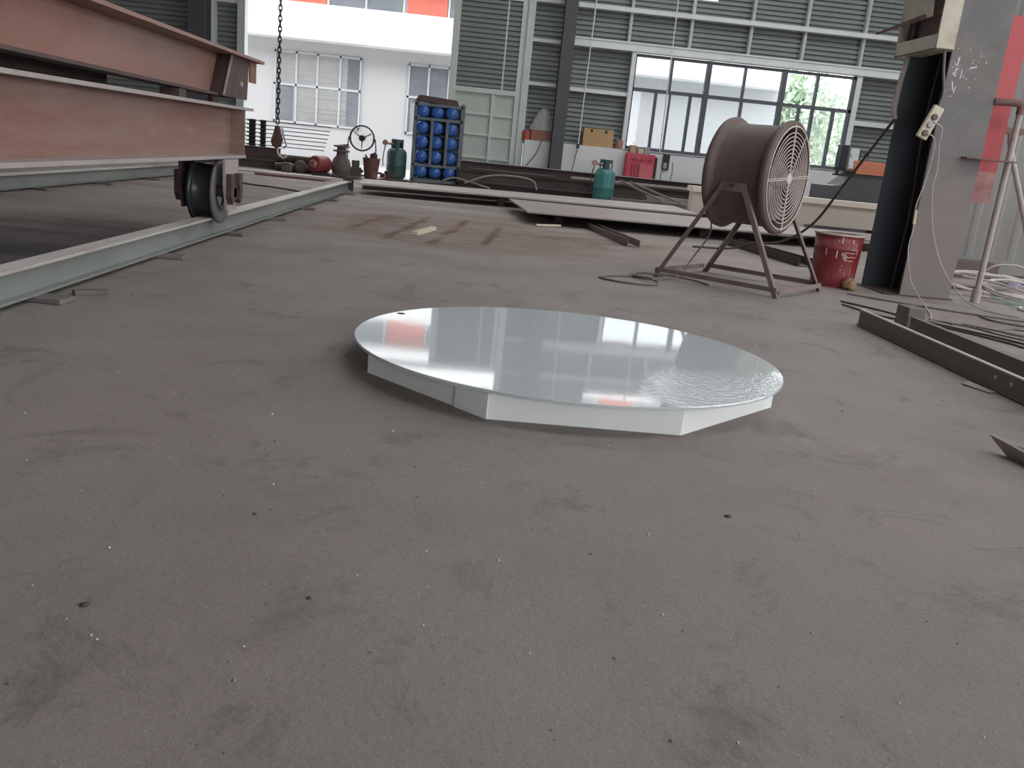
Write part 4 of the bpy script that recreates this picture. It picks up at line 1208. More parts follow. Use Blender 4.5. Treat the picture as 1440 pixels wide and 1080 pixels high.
an = thing('angle_offcut', 'rusty steel angle with a pointed end, cut by the right picture edge', 'steel angle', (1.65, 2.4, 0))
MB().prism([(1.615, 2.485, 0.052), (1.655, 2.43, 0.0), (1.77, 1.9, 0.0), (1.77, 1.9, 0.05), (1.65, 2.40, 0.05)], (0.006, 0.004, 0)).build('upright_flange', 'rust_flange', an)
MB().prism([(1.655, 2.43, 0.0), (1.77, 1.9, 0.0), (1.83, 1.91, 0.0), (1.70, 2.43, 0.0)], (0, 0, 0.005)).build('flat_flange', 'stack_edge', an)

# ------------------------------------------------------------------ plates and beams on the floor, middle distance
pt = MB()
pt.prism([(0.34, 11.6, 0.118), (0.49, 9.40, 0.118), (2.48, 9.65, 0.118), (4.7, 10.2, 0.118), (5.4, 11.70, 0.118)], (0, 0, 0.014))
tag(pt.build('steel_sheet', 'plate_steel', None, (2.5, 10.5, 0.118)), 'dusty steel sheet with slanted left end, nearest on the middle floor', 'steel sheet')
for i, xx in enumerate((0.9, 2.6, 4.4)):
    tag(MB().box(xx - 0.05, xx + 0.05, 10.1, 11.6, 0, 0.1175).build('bearer_block', 'rust_dark', None, (xx, 11, 0)), 'dark bearer under the slanted-end sheet, %s' % ('left', 'middle', 'right')[i], 'bearer', 'bearers under the nearest sheet')
pt = MB()
pt.prism([(-1.62, 11.45, 0.130), (0.4, 11.85, 0.130), (3.0, 12.05, 0.130), (3.0, 13.8, 0.130), (0.5, 13.3, 0.130), (-1.70, 12.7, 0.130)], (0, 0, 0.022))
tag(pt.build('long_plate', 'plank_steel', None, (1, 12.5, 0.13)), 'long pale dusty plate reaching from the rail end behind the nearest sheet', 'steel plate')
for i, xx in enumerate((0.25, 1.9, 3.3)):
    tag(MB().box(xx - 0.05, xx + 0.05, 12.0, 12.9, 0, 0.1295).build('bearer_block', 'rust_dark', None, (xx, 12.4, 0)), 'dark bearer under the long pale plate, %s' % ('left', 'middle', 'right')[i], 'bearer', 'bearers under the long plate')
tag(MB().box(-1.65, 0.2, 11.35, 11.42, 0.0, 0.012).build('flat_strip', 'stack_edge', None, (-0.7, 11.4, 0)), 'thin flat strip on the floor before the long pale plate', 'steel strip')
tag(MB().bar((-1.75, 12.9, 0.03), (4.0, 14.3, 0.03), 0.2, 0.06).build('dark_bar', 'stack_dark', None, (1, 13.6, 0)), 'dark flat bar behind the long pale plate', 'steel bar')

def xbeam(x0, x1, y, z0, z1, fw, m, edge, label, name='stacked_beam', slope=0.0, grp='dark beams stacked before the far wall'):
    t = thing(name, label, 'steel beam', ((x0 + x1) / 2, y, z0), grp)
    MB().box(x0, x1, y - 0.006, y + 0.006, z0 + 0.012, z1 - 0.012).build('web', m, t)
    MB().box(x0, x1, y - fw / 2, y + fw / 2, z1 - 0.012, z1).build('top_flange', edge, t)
    MB().box(x0, x1, y - fw / 2, y + fw / 2, z0, z0 + 0.012).build('bottom_flange', m, t)
    return t
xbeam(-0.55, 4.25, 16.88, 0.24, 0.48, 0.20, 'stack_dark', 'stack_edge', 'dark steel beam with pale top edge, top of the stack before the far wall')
xbeam(-0.55, 4.05, 16.86, 0.0, 0.24, 0.24, 'stack_dark', 'stack_dark', 'dark steel beam at the bottom rear of the stack before the far wall')
xbeam(-0.50, 4.10, 16.52, 0.12, 0.32, 0.20, 'stack_dark', 'stack_dark', 'dark maroon beam in the front row of the stack before the far wall')
xbeam(-0.50, 4.00, 16.50, 0.0, 0.118, 0.24, 'stack_dark', 'stack_dark', 'low dark beam under the front row of the stack')
tag(MB().rod((1.6, 16.47, 0.356), (4.15, 16.47, 0.356), 0.035, 12).build('steel_tube', 'plate_steel', None, (2.9, 16.5, 0.36)), 'pale tube on the front row of dark beams, left of the fan', 'steel tube')
tag(MB().rod((-0.3, 16.47, 0.345), (1.3, 16.47, 0.345), 0.024, 12).build('steel_tube', 'stack_dark', None, (0.5, 16.5, 0.345)), 'thin dark tube on the front row of dark beams, left part', 'steel tube')
tag(MB().box(2.9, 3.75, 15.6, 15.9, 0.0, 0.20).build('steel_box_section', 'plate_steel', None, (3.3, 15.7, 0)), 'grey box section just left of the cream beam', 'box section')
tag(MB().box(2.2, 3.85, 15.15, 15.40, 0.0, 0.13).build('steel_box_section', 'beam_grey', None, (3.0, 15.3, 0)), 'low olive box section before the grey one left of the fan', 'box section')
for i, (a, b_, nm) in enumerate(((2.50, 2.55, 'left'), (2.68, 2.85, 'right'))):
    tag(MB().bar((a, 16.36, 0.40), (b_ + 0.55, 15.05, 0.15), 0.03, 0.03).build('leaning_bar', 'plate_steel', None, (a, 16, 0.3)), 'thin steel bar sloping off the dark stack, the %s one' % nm, 'steel bar', 'sloping bars before the red welder')
tag(MB().tube([(-0.35, 15.9, 0.10), (0.05, 15.9, 0.26), (0.45, 15.9, 0.30), (0.85, 15.9, 0.26), (0.95, 15.9, 0.10)], 0.018, 8, 6).build('bent_hose', 'plate_steel', None, (0.3, 15.9, 0)), 'pale hose arching before the dark beam stack', 'hose')
tag(MB().tube([(-0.75, 16.2, 0.10), (-0.55, 16.2, 0.16), (-0.25, 16.0, 0.12), (0.1, 15.6, 0.06)], 0.018, 8, 6).build('bent_hose', 'plate_steel', None, (-0.5, 16.2, 0)), 'pale hose on the floor right of the bottle rack', 'hose')

# cream beam
cb_ = thing('cream_beam', 'long cream-painted steel beam behind the drum fan', 'steel beam', (5.5, 12.9, 0.1))
MB().box(3.05, 9.0, 12.80, 13.05, 0.12, 0.43).build('beam_body', 'cream_beam', cb_)
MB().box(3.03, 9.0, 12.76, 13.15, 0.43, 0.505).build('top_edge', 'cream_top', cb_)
for i, xx in enumerate((3.6, 5.9, 8.2)):
    tag(MB().box(xx - 0.1, xx + 0.1, 12.82, 13.05, 0, 0.1195).build('bearer_block', 'rust_dark', None, (xx, 12.9, 0)), 'dark bearer under the cream beam, %s' % ('left', 'middle', 'right')[i], 'bearer', 'bearers under the cream beam')
tag(MB().box(3.9, 8.8, 12.25, 12.62, 0.0, 0.05).build('floor_strip', 'plank_steel', None, (6, 12.4, 0)), 'pale flat plate lying before the cream beam', 'steel plate')

# channels and bits on the floor
ch = thing('short_channel', 'short rusty steel channel lying on the brown floor patch', 'steel channel', (1.3, 8.8, 0))
def channel(t, p, q, wd, hh, m):
    p, q = Vector(p), Vector(q)
    d = (q - p).normalized()
    s = Vector((d.y, -d.x, 0))
    mb = MB()
    mb.prism([p - s * wd / 2, p + s * wd / 2, p + s * wd / 2 + Vector((0, 0, .006)), p - s * wd / 2 + Vector((0, 0, .006))], q - p)
    mb.prism([p - s * wd / 2, p - s * (wd / 2 - .006), p - s * (wd / 2 - .006) + Vector((0, 0, hh)), p - s * wd / 2 + Vector((0, 0, hh))], q - p)
    mb.prism([p + s * wd / 2, p + s * (wd / 2 - .006), p + s * (wd / 2 - .006) + Vector((0, 0, hh)), p + s * wd / 2 + Vector((0, 0, hh))], q - p)
    return mb.build('channel_section', m, t)
channel(ch, (1.42, 7.98, 0.001), (1.22, 9.65, 0.001), 0.12, 0.062, 'fan_rim')
ch = thing('dark_channel', 'dark rusty steel channel on the floor behind the drum fan', 'steel channel', (2.8, 8.4, 0))
channel(ch, (2.93, 7.62, 0.001), (2.70, 9.25, 0.001), 0.17, 0.075, 'rust_dark')
wdn = MB()
wdn.bar((-0.535, 7.18, 0.0155), (-0.41, 7.78, 0.0155), 0.05, 0.03)
tag(wdn.build('wood_offcut', 'wood', None, (-0.47, 7.5, 0)), 'pale wood offcut lying on the rust-stained floor', 'wood')
tag(MB().rod((0.58, 9.20, 0.014), (0.86, 9.42, 0.014), 0.013, 10).build('short_stick', 'wood', None, (0.7, 9.3, 0)), 'thin pale stick on the floor left of the short channel', 'stick')

# ------------------------------------------------------------------ gas bottles
def gas(name, x, y, r, hh, m, mc, label, side):
    t = thing(name, label, 'gas cylinder', (x, y, 0), 'gas cylinders')
    T_ = Matrix.Translation((x, y, 0))
    MB().lathe([(r * 0.75, 0.0), (r * 0.78, 0.03), (r * 0.97, 0.06), (r, 0.10), (r, hh * 0.42), (r * 1.012, hh * 0.43), (r * 1.012, hh * 0.445), (r, hh * 0.455), (r, hh - 0.12), (r * 0.95, hh - 0.07), (r * 0.75, hh - 0.02), (r * 0.4, hh)], 36, T_).build('cylinder_body', m, t)
    col = MB()
    seg = 28
    for k in range(seg):
        a0, a1 = 2 * math.pi * k / seg, 2 * math.pi * (k + 1) / seg
        open_ = (k % 7) in (2, 3)
        z0 = hh - 0.03 if not open_ else hh + 0.09
        for rr in (r * 0.62, r * 0.59):
            col.add([(x + rr * math.cos(a0), y + rr * math.sin(a0), z0), (x + rr * math.cos(a1), y + rr * math.sin(a1), z0), (x + rr * math.cos(a1), y + rr * math.sin(a1), hh + 0.15), (x + rr * math.cos(a0), y + rr * math.sin(a0), hh + 0.15)], [(0, 1, 2, 3)])
    col.build('collar', mc, t)
    v = MB()
    v.rod((x, y, hh - 0.01), (x, y, hh + 0.09), 0.025, 12)
    v.rod((x, y, hh + 0.05), (x + side * r * 1.15, y - 0.05, hh + 0.07), 0.022, 10)
    v.lathe([(0.05, -0.02), (0.05, 0.02)], 16, Matrix.Translation((x + side * r * 1.2, y - 0.06, hh + 0.075)) @ Matrix.Rotation(R(90), 4, 'X'))
    v.build('regulator', 'brass', t)
    MB().tube([(x + side * r * 1.1, y - 0.05, hh + 0.05), (x + side * r * 1.25, y - 0.06, hh - 0.05), (x + side * r * 1.35, y - 0.06, hh - 0.25), (x + side * r * 1.3, y - 0.06, hh * 0.4)], 0.010, 6, 6).build('hose', 'cable_dark', t)
    return t
gas('gas_cylinder', 2.13, 15.75, 0.185, 0.60, 'teal', 'teal_dark', 'teal gas cylinder with regulator behind the long pale plate', -1)
gas('gas_cylinder', -1.67, 16.75, 0.185, 0.585, 'green', 'teal_dark', 'dark green gas cylinder standing left of the blue bottle rack', -1)

# ------------------------------------------------------------------ rack of blue water bottles
rk = thing('bottle_rack', 'blue-grey steel rack with a rusty sheet on top, at the doorway', 'rack', (-0.93, 17.0, 0))
rx0, rx1, ry0, ry1 = -1.36, -0.50, 16.62, 17.10
for (a, b_) in ((rx0, ry0), (rx1, ry0), (rx0, ry1), (rx1, ry1)):
    MB().box(a - 0.03, a + 0.03, b_ - 0.03, b_ + 0.03, 0.0, 1.46).build('post', 'rack_frame', rk)
for xx in (-1.04, -0.76):
    MB().box(xx - 0.025, xx + 0.025, ry0 - 0.045, ry0 - 0.03, 0.30, 1.17).build('front_strap', 'rack_frame', rk)
for zz in (0.05, 0.32, 1.40, 1.15):
    MB().box(rx0, rx1, ry0 - 0.03, ry0 + 0.01, zz - 0.025, zz + 0.025).build('front_rail', 'rack_frame', rk)
    if zz != 1.15:
        for xx in (rx0, rx1):
            MB().box(xx - 0.02, xx + 0.02, ry0, ry1, zz - 0.025, zz + 0.025).build('side_rail', 'rack_frame', rk)
ZB = [0.20, 0.465, 0.725, 0.985, 1.27]
f = MB()
for k, zz in enumerate(ZB):
    for dx in (-0.08, 0.08):
        for c_ in range(3):
            f.box(-1.205 + 0.265 * c_ + dx - 0.01, -1.205 + 0.265 * c_ + dx + 0.01, ry0 + 0.01, ry1 - 0.02, zz - 0.122, zz - 0.105)
    f.box(rx0, rx1, ry1 - 0.04, ry1 - 0.02, zz - 0.122, zz - 0.105)
    f.box(rx0, rx1, ry0 + 0.10, ry0 + 0.12, zz - 0.135, zz - 0.122)
f.build('bearer_rails', 'rack_frame', rk)
MB().box(rx0, rx1, ry1 + 0.03, ry1 + 0.04, 0.05, 1.45).build('gap_darkening_sheet', 'rack_top', rk)  # sheet added behind so the gaps between bottles look dark
f = MB()
f.prism([(rx0 - 0.02, ry0 - 0.02, 1.46), (rx0 + 0.05, ry0 - 0.02, 1.56), (rx1 - 0.12, ry0 - 0.02, 1.52), (rx1 - 0.10, ry0 - 0.02, 1.44), (rx1 - 0.2, ry0 - 0.02, 1.42)], (0, 0.45, 0))
f.build('top_sheet', 'rack_top', rk)
prof = [(0.0, -0.030), (0.04, -0.027), (0.075, -0.016), (0.100, 0.0), (0.113, 0.016), (0.119, 0.040), (0.119, 0.10), (0.115, 0.11), (0.115, 0.118), (0.119, 0.128), (0.119, 0.21), (0.115, 0.22), (0.115, 0.228), (0.119, 0.24), (0.119, 0.30), (0.10, 0.36), (0.04, 0.41), (0.028, 0.42), (0.028, 0.45)]
proto = None
rows = ['bottom', 'second lowest', 'middle', 'second highest', 'top']
cols = ['left', 'centre', 'right']
for k, zz in enumerate(ZB):
    for c_ in range(3):
        loc = Vector((-1.205 + 0.265 * c_ - 0.006 * k, 16.60 + 0.02 * ((k + c_) % 2), zz + 0.014))
        if proto is None:
            proto = MB().lathe(prof, 32, Matrix.Rotation(R(-90), 4, 'X'), False, True).build('water_bottle', 'water', None, (0, 0, 0), True)
            o = proto
        else:
            o = proto.copy()
            COL.objects.link(o)
        o.location = loc
        tag(o, 'blue water bottle lying in the rack, %s row, %s' % (rows[k], cols[c_]), 'water bottle', 'blue water bottles in the rack')

# ------------------------------------------------------------------ things on and at the low white wall
ct = thing('cardboard_box', 'long brown cardboard box on the low white wall', 'box', (2.1, WY - 0.12, 0.97))
MB().box(1.82, 2.40, WY - 0.20, WY + 0.02, 0.971, 1.30).build('carton', 'carton', ct)
for xx in (1.97, 2.25):
    MB().box(xx - 0.025, xx + 0.025, WY - 0.205, WY - 0.2, 1.23, 1.285).build('staple_tab', 'black', ct)
bg_ = MB()
vs, fs = [], []
for j in range(10):
    t_ = j / 9
    for i in range(16):
        a = 2 * math.pi * i / 16
        rx = (0.20 * (1 - t_) ** 0.7 + 0.05) * (1 + random.uniform(-.12, .12))
        vs.append((1.01 + 0.02 * t_ + rx * math.cos(a), WY - 0.07 + 0.08 * math.sin(a) * (1 - 0.4 * t_), 1.17 + 0.40 * t_))
for j in range(9):
    for i in range(16):
        fs.append((j * 16 + i, j * 16 + (i + 1) % 16, (j + 1) * 16 + (i + 1) % 16, (j + 1) * 16 + i))
bg_.add(vs, fs, True)
bg_.add(vs[-16:], [list(range(16))], True)
tag(bg_.build('plastic_bag', 'bag', None, (1.0, WY - 0.07, 1.17)), 'cloudy plastic bag standing on a reddish carton left of the dark column', 'bag')
tag(MB().box(0.82, 1.17, WY - 0.18, WY + 0.04, 0.971, 1.17).build('small_carton', 'brown_item', None, (1.0, WY - 0.07, 0.97)), 'reddish carton under the plastic bag on the low wall', 'box')
tag(MB().lathe([(0.085, 0), (0.085, 0.15), (0.07, 0.17)], 20, Matrix.Translation((0.73, WY - 0.12, 0.971))).build('red_tin', 'red_item', None, (0.73, WY - 0.12, 0.97)), 'small red tin beside the sliding door post', 'tin')
tag(MB().lathe([(0.07, 0), (0.075, 0.14), (0.06, 0.17)], 16, Matrix.Translation((2.53, WY - 0.16, 0.971))).build('grey_jar', 'brown_item', None, (2.53, WY - 0.16, 0.97)), 'small brownish jar right of the cardboard box', 'jar')
tag(MB().tube([(1.02, WY - 0.235, 0.97), (0.95, WY - 0.24, 0.75), (0.80, WY - 0.24, 0.52), (0.72, WY - 0.25, 0.40)], 0.008, 6, 6).build('wall_cable', 'cable_dark', None, (0.9, WY - 0.24, 0.7)), 'dark cable drooping down the white wall left of the dark column', 'cable')
wd_ = thing('welding_machine', 'red welding machine standing at the low white wall', 'welding machine', (2.95, 17.05, 0))
wy0, wy1 = 16.98, 17.17
TMW = Matrix.Identity(4)
MB().box(2.66, 3.22, wy0, wy1, 0.0, 0.92).build('case', 'welder', wd_, bevel=0.02)
MB().box(3.22, 3.27, wy0 + 0.01, wy1, 0.03, 0.88).build('end_panel', 'black', wd_, bevel=0.01)
MB().box(2.94, 3.19, wy0 - 0.012, wy0, 0.30, 0.73).build('front_panel', 'welder_lt', wd_, bevel=0.004)
MB().box(2.76, 2.93, wy0 - 0.006, wy0, 0.845, 0.87).build('name_strip', 'welder_lt', wd_)
for xx in (2.79, 2.85, 2.91):
    MB().box(xx - 0.015, xx + 0.012, wy0 - 0.004, wy0, 0.33, 0.72).build('vent', 'welder_dk', wd_)
for xx, ww in ((2.80, 0.03), (2.86, 0.02), (2.96, 0.035), (3.09, 0.02), (3.14, 0.02)):
    MB().box(xx - ww, xx + ww, wy0 - 0.005, wy0, 0.785, 0.815).build('knob', 'welder_dk', wd_)
for i, (xx, hh, mm, nm, lab) in enumerate(((2.78, 0.15, 'carton', 'small_carton', 'small torn carton on the left of the red welding machine'), (2.93, 0.10, 'wood', 'wood_block', 'pale block in the middle on the red welding machine'), (3.05, 0.13, 'grey_case', 'grey_tin', 'grey tin on the right of the red welding machine'))):
    tag(MB().box(xx - 0.06, xx + 0.055, wy0 + 0.03, wy1 - 0.03, 0.9202, 0.9202 + hh).build(nm, mm, None, (xx, 17.07, 0.92), bevel=0.008), lab, 'box')
so = thing('wall_socket', 'black and grey socket box on the white wall right of the welder', 'socket', (3.46, WY - 0.23, 0.82))
MB().box(3.40, 3.53, WY - 0.26, WY - 0.2205, 0.67, 0.96).build('socket_box', 'black', so)
MB().box(3.42, 3.49, WY - 0.268, WY - 0.26, 0.69, 0.80).build('cover', 'grey_case', so)
MB().tube([(3.43, WY - 0.23, 0.67), (3.40, WY - 0.23, 0.55), (3.42, WY - 0.23, 0.45)], 0.006, 6, 4).build('lead', 'cable_mid', so)
tag(MB().tube([(3.60, WY - 0.228, 0.83), (3.62, WY - 0.228, 0.65), (3.60, WY - 0.228, 0.48)], 0.005, 6, 4).build('wall_lead', 'cable_dark', None, (3.6, WY - 0.228, 0.6)), 'thin dark lead on the white wall right of the socket box', 'cable')

# cords hanging in front of the far wall
cdn = thing('pull_cord', 'white cord with black end hanging left of the wide window', 'cord', (1.75, WY - 0.6, 3.0))
MB().rod((1.80, WY - 0.35, 6.2), (1.72, WY - 0.35, 0.97), 0.012, 6).build('cord', 'rope', cdn)
MB().box(1.69, 1.745, WY - 0.38, WY - 0.32, 0.90, 0.985).build('cord_end', 'black', cdn)
tag(MB().rod((1.715, WY - 0.34, 0.895), (1.66, WY - 0.30, 0.45), 0.007, 6).build('thin_wire', 'cable_dark', None, (1.7, WY - 0.3, 0.7)), 'thin dark wire below the black end of the pull cord', 'cable')
tag(MB().rod((3.22, WY - 0.35, 6.2), (3.30, WY - 0.35, 0.99), 0.011, 6).build('white_cord', 'rope', None, (3.25, WY - 0.35, 3)), 'white cord hanging in front of the wide window', 'cord')

# ------------------------------------------------------------------ machine at far right
mc = thing('cutting_machine', 'orange and slate machine with black monitor behind the cream beam', 'machine', (6.0, 14.2, 0))
base = MB()
base.prism([(5.42, 14.0, 0.0), (5.42, 14.0, 0.70), (5.55, 14.0, 0.70), (5.68, 14.0, 0.72), (5.84, 14.0, 0.86), (5.90, 14.0, 0.95), (6.9, 14.0, 0.95), (6.9, 14.0, 0.0)], (0, 0.6, 0))
base.build('machine_base', 'slate', mc)
MB().box(5.80, 6.9, 13.95, 14.6, 0.96, 1.12).build('orange_cover', 'orange', mc, bevel=0.012)
MB().box(5.86, 6.9, 13.93, 13.95, 0.92, 0.965).build('orange_trim', 'orange', mc)
MB().box(5.56, 5.68, 13.93, 14.12, 0.98, 1.34).build('monitor', 'black', mc, bevel=0.01)
MB().box(5.50, 5.70, 13.95, 14.05, 0.94, 0.985).build('monitor_foot', 'black', mc)
MB().box(5.52, 5.86, 13.98, 14.03, 0.865, 0.895).build('monitor_arm', 'black', mc)
MB().box(5.56, 5.60, 13.98, 14.03, 0.88, 0.95).build('arm_neck', 'black', mc)
MB().box(5.72, 5.86, 13.96, 14.02, 0.99, 1.30).build('document_holder', 'paper', mc)
f = MB()
for xx in (5.90, 5.97, 6.03):
    f.box(xx - 0.006, xx + 0.006, 14.0, 14.01, 1.12, 1.24)
f.box(5.89, 6.04, 14.0, 14.01, 1.23, 1.245)
f.build('wire_stand', 'black', mc)

# ------------------------------------------------------------------ hoist chain with hook block
hc = thing('hoist_chain', 'dark hoist chain with rusty hook block hanging before the doorway', 'hoist chain', (-2.56, 11.0, 0.46))
links = MB()
z = 6.15
k = 0
while z > 0.79:
    pts = []
    lw_, lh = 0.019, 0.040
    for i in range(12):
        a = 2 * math.pi * i / 12
        u = lw_ * math.cos(a)
        v_ = lh * math.sin(a) if True else 0
        pts.append((-2.555 + (u if k % 2 == 0 else 0), 11.0 + (0 if k % 2 == 0 else u), z + v_))
    links.tube(pts, 0.0085, 5, 1, True)
    z -= 0.058
    k += 1
links.build('chain', 'chain', hc)
hb = MB()
hb.prism([(-2.575, 10.96, 0.76), (-2.60, 10.96, 0.66), (-2.625, 10.96, 0.58), (-2.61, 10.96, 0.52), (-2.56, 10.96, 0.49), (-2.51, 10.96, 0.52), (-2.49, 10.96, 0.60), (-2.535, 10.96, 0.76)], (0, 0.08, 0))
hb.build('hook_block', 'hook_red', hc, bevel=0.008)
MB().tube([(-2.50, 10.98, 0.74), (-2.46, 10.98, 0.60), (-2.44, 10.98, 0.54), (-2.47, 10.98, 0.50)], 0.010, 8, 5).build('safety_latch', 'grey_case', hc)
MB().tube([(-2.55, 11.0, 0.50), (-2.54, 11.0, 0.43), (-2.49, 11.0, 0.39), (-2.45, 11.0, 0.40), (-2.44, 11.0, 0.43)], 0.013, 8, 5).build('hook', 'fan_grille', hc)

# ------------------------------------------------------------------ clutter by the doorway, left
rr = thing('rod_rack', 'dark upright rack arms holding thin steel rods at the doorway', 'rack', (-4.2, 16.9, 0))
for xx, w_ in ((-4.39, 0.055), (-4.19, 0.045)):
    MB().box(xx - w_, xx + w_, 16.88, 16.94, 0, 0.84).build('upright', 'rack_frame' if False else 'black', rr)
f = MB()
for k in range(7):
    zz = 0.82 - 0.072 * k
    f.box(-4.25, -4.12, 16.83, 16.88, zz - 0.020, zz - 0.007)
    f.box(-4.47, -4.31, 16.83, 16.88, zz - 0.020, zz - 0.007)
f.build('arms', 'black', rr)
f = MB().box(-4.5, -4.05, 16.8, 16.98, 0, 0.03)
f.build('foot', 'black', rr)
ordn = 'topmost,second from the top,third from the top,fourth from the top,third from the bottom,second from the bottom,lowest'.split(',')
for k in range(7):
    zz = 0.82 - 0.072 * k
    tag(MB().rod((-4.70, 16.855, zz + 0.002), (-2.92 - 0.02 * k, 16.855, zz + 0.006 - 0.004 * (k % 2)), 0.0085, 6).build('steel_rod', 'stack_dark', None, (-3.8, 16.855, zz)), 'thin dark steel rod on the rack at the doorway, %s' % ordn[k], 'steel rod', 'steel rods on the rack')
for (x0, x1, yy, z0, z1, fw, mm, lab) in ((-4.75, -3.72, 16.30, 0.16, 0.37, 0.2, 'stack_dark', 'dark beam on top of the heap below the rod rack'), (-4.75, -3.45, 16.22, 0.0, 0.155, 0.3, 'beam_grey', 'grey-green beam at the bottom of the heap below the rod rack')):
    xbeam(x0, x1, yy, z0, z1, fw, mm, 'stack_dark' if z0 > 0.1 else 'beam_grey', lab, 'heap_beam', 0, 'beams heaped by the doorway')
tag(MB().rod((-3.72, 16.05, 0.21), (-2.80, 16.10, 0.21), 0.07, 16).build('rusty_pipe', 'rust_dark', None, (-3.2, 16.1, 0.2)), 'thick rusty pipe lying on the scrap left of the red motor', 'pipe')
tag(MB().rod((-3.70, 15.86, 0.07), (-2.95, 15.80, 0.07), 0.07, 16).build('rusty_pipe', 'stack_dark', None, (-3.3, 15.8, 0)), 'dark pipe on the floor left of the red motor', 'pipe')
tag(MB().rod((-3.72, 16.08, 0.07), (-2.9, 16.12, 0.07), 0.07, 16).build('rusty_pipe', 'stack_dark', None, (-3.3, 16.1, 0)), 'dark pipe underneath the thick rusty pipe', 'pipe')
tag(MB().box(-3.55, -3.38, 15.60, 15.76, 0, 0.16).build('cast_bracket', 'pot_grey', None, (-3.46, 15.7, 0), bevel=0.02), 'grey cast bracket among the scrap under the hook', 'bracket')
tag(MB().lathe([(0.06, 0), (0.11, 0.02), (0.11, 0.05), (0.06, 0.07)], 20, Matrix.Translation((-3.22, 15.68, 0.11)) @ Matrix.Rotation(R(80), 4, 'X')).build('pipe_flange', 'pot_grey', None, (-3.22, 15.68, 0)), 'round grey pipe flange leaning among the scrap by the red motor', 'flange')
tag(MB().box(-4.2, -2.5, 14.6, 15.1, 0.0, 0.015).build('floor_plate', 'plank_steel', None, (-3.4, 14.9, 0)), 'pale thin plate on the floor before the scrap heap', 'steel plate')
tag(MB().bar((-3.55, 13.9, 0.02), (-2.45, 13.75, 0.02), 0.10, 0.03).build('red_strip', 'rust_red', None, (-3.0, 13.8, 0)), 'rusty red strip on the floor left of the rail end', 'steel strip')
tag(MB().bar((-2.95, 14.2, 0.022), (-2.42, 14.15, 0.022), 0.12, 0.04).build('pale_strip', 'stack_edge', None, (-2.7, 14.2, 0)), 'pale strip on the floor below the red motor', 'steel strip')
tag(MB().tube([(-3.9, 12.2, 0.008), (-3.0, 11.4, 0.008), (-2.6, 11.2, 0.008), (-1.9, 10.6, 0.008)], 0.012, 6, 6).build('floor_hose', 'cable_dark', None, (-2.6, 11.2, 0)), 'dark hose on the floor between the two rails', 'hose')

mo = thing('electric_motor', 'dull red motor lying left of the grey cast pot', 'motor', (-3.0, 15.9, 0.2))
rt = Matrix.Translation((-3.0 + 0.15, 15.55, 0.19)) @ Matrix.Rotation(R(65), 4, 'Z') @ Matrix.Rotation(R(90), 4, 'Y')
MB().lathe([(0.09, -0.21), (0.13, -0.21), (0.145, -0.17), (0.145, 0.12), (0.13, 0.15), (0.05, 0.16)], 28, rt).build('motor_body', 'motor_red', mo)
MB().lathe([(0.04, -0.255), (0.075, -0.24), (0.075, -0.20)], 20, rt).build('end_cap', 'brass', mo)
MB().box(-2.98, -2.72, 15.40, 15.70, 0.0, 0.05).build('motor_foot', 'rust_dark', mo)
po = thing('cast_valve', 'grey dusty cast pot with flanged neck behind the rail end', 'valve', (-2.62, 15.9, 0))
MB().lathe([(0.09, 0.0), (0.13, 0.02), (0.175, 0.12), (0.175, 0.20), (0.14, 0.30), (0.09, 0.36), (0.085, 0.42), (0.15, 0.43), (0.15, 0.45), (0.08, 0.46), (0.08, 0.50), (0.14, 0.51), (0.14, 0.535), (0.05, 0.54)], 28, Matrix.Translation((-2.56, 15.9, 0))).build('valve_body', 'pot_grey', po)
MB().rod((-2.66, 15.88, 0.52), (-2.44, 15.92, 0.56), 0.014, 8).build('handle', 'rust_dark', po)
dr2 = thing('scrap_bucket', 'brown rusty bucket full of scrap left of the green cylinder', 'bucket', (-2.04, 16.0, 0))
MB().lathe([(0.11, 0.0), (0.155, 0.36), (0.16, 0.37), (0.145, 0.36), (0.105, 0.02), (0.0, 0.02)], 28, Matrix.Translation((-2.04, 16.0, 0)), True, False).build('bucket_body', 'pot_brown', dr2)
f = MB()
for k in range(14):
    a = random.uniform(0, 6.28)
    r_ = random.uniform(0, 0.10)
    f.bar((-2.04 + r_ * math.cos(a), 16.0 + r_ * math.sin(a), 0.28), (-2.04 + 1.35 * r_ * math.cos(a) + random.uniform(-.05, .05), 16.0 + 1.2 * r_ * math.sin(a), random.uniform(0.38, 0.47)), 0.03, 0.02)
f.build('scrap_filling', 'rust_dark', dr2)
for i, (xx, yy, hh, mm, lab, nm) in enumerate(((-2.34, 16.15, 0.30, 'pot_grey', 'grey dusty gearbox between the cast pot and scrap bucket', 'gearbox'), (-1.98 + 0.22, 16.25, 0.16, 'rust_dark', 'dark scrap piece between the scrap bucket and green cylinder', 'scrap_piece'))):
    f = MB()
    f.box(xx - 0.10, xx + 0.10, yy - 0.08, yy + 0.08, 0, hh * 0.6)
    f.lathe([(0.07, 0), (0.07, hh * 0.4 - 0.001)], 16, Matrix.Translation((xx, yy, hh * 0.6)))
    f.rod((xx - 0.14, yy, hh * 0.4), (xx + 0.14, yy, hh * 0.4), 0.03, 10)
    tag(f.build(nm, mm, None, (xx, yy, 0), bevel=0.008), lab, 'scrap')
coil('tangled_hose', (-1.85, 15.68, 0.0), (0.10, 0.10), 0.012, 'rust_bar', 'reddish tangled hose on the floor right of the scrap bucket', 0.5, 4)
coil('tangled_hose', (-2.40, 15.35, 0.0), (0.26, 0.18), 0.014, 'cable_dark', 'black hose loops on the floor before the grey cast pot', 0.0, 2)
coil('tangled_hose', (-1.50, 15.9, 0.0), (0.22, 0.12), 0.012, 'rust_dark', 'dark hose loops on the floor before the green gas cylinder', 0.0, 2)
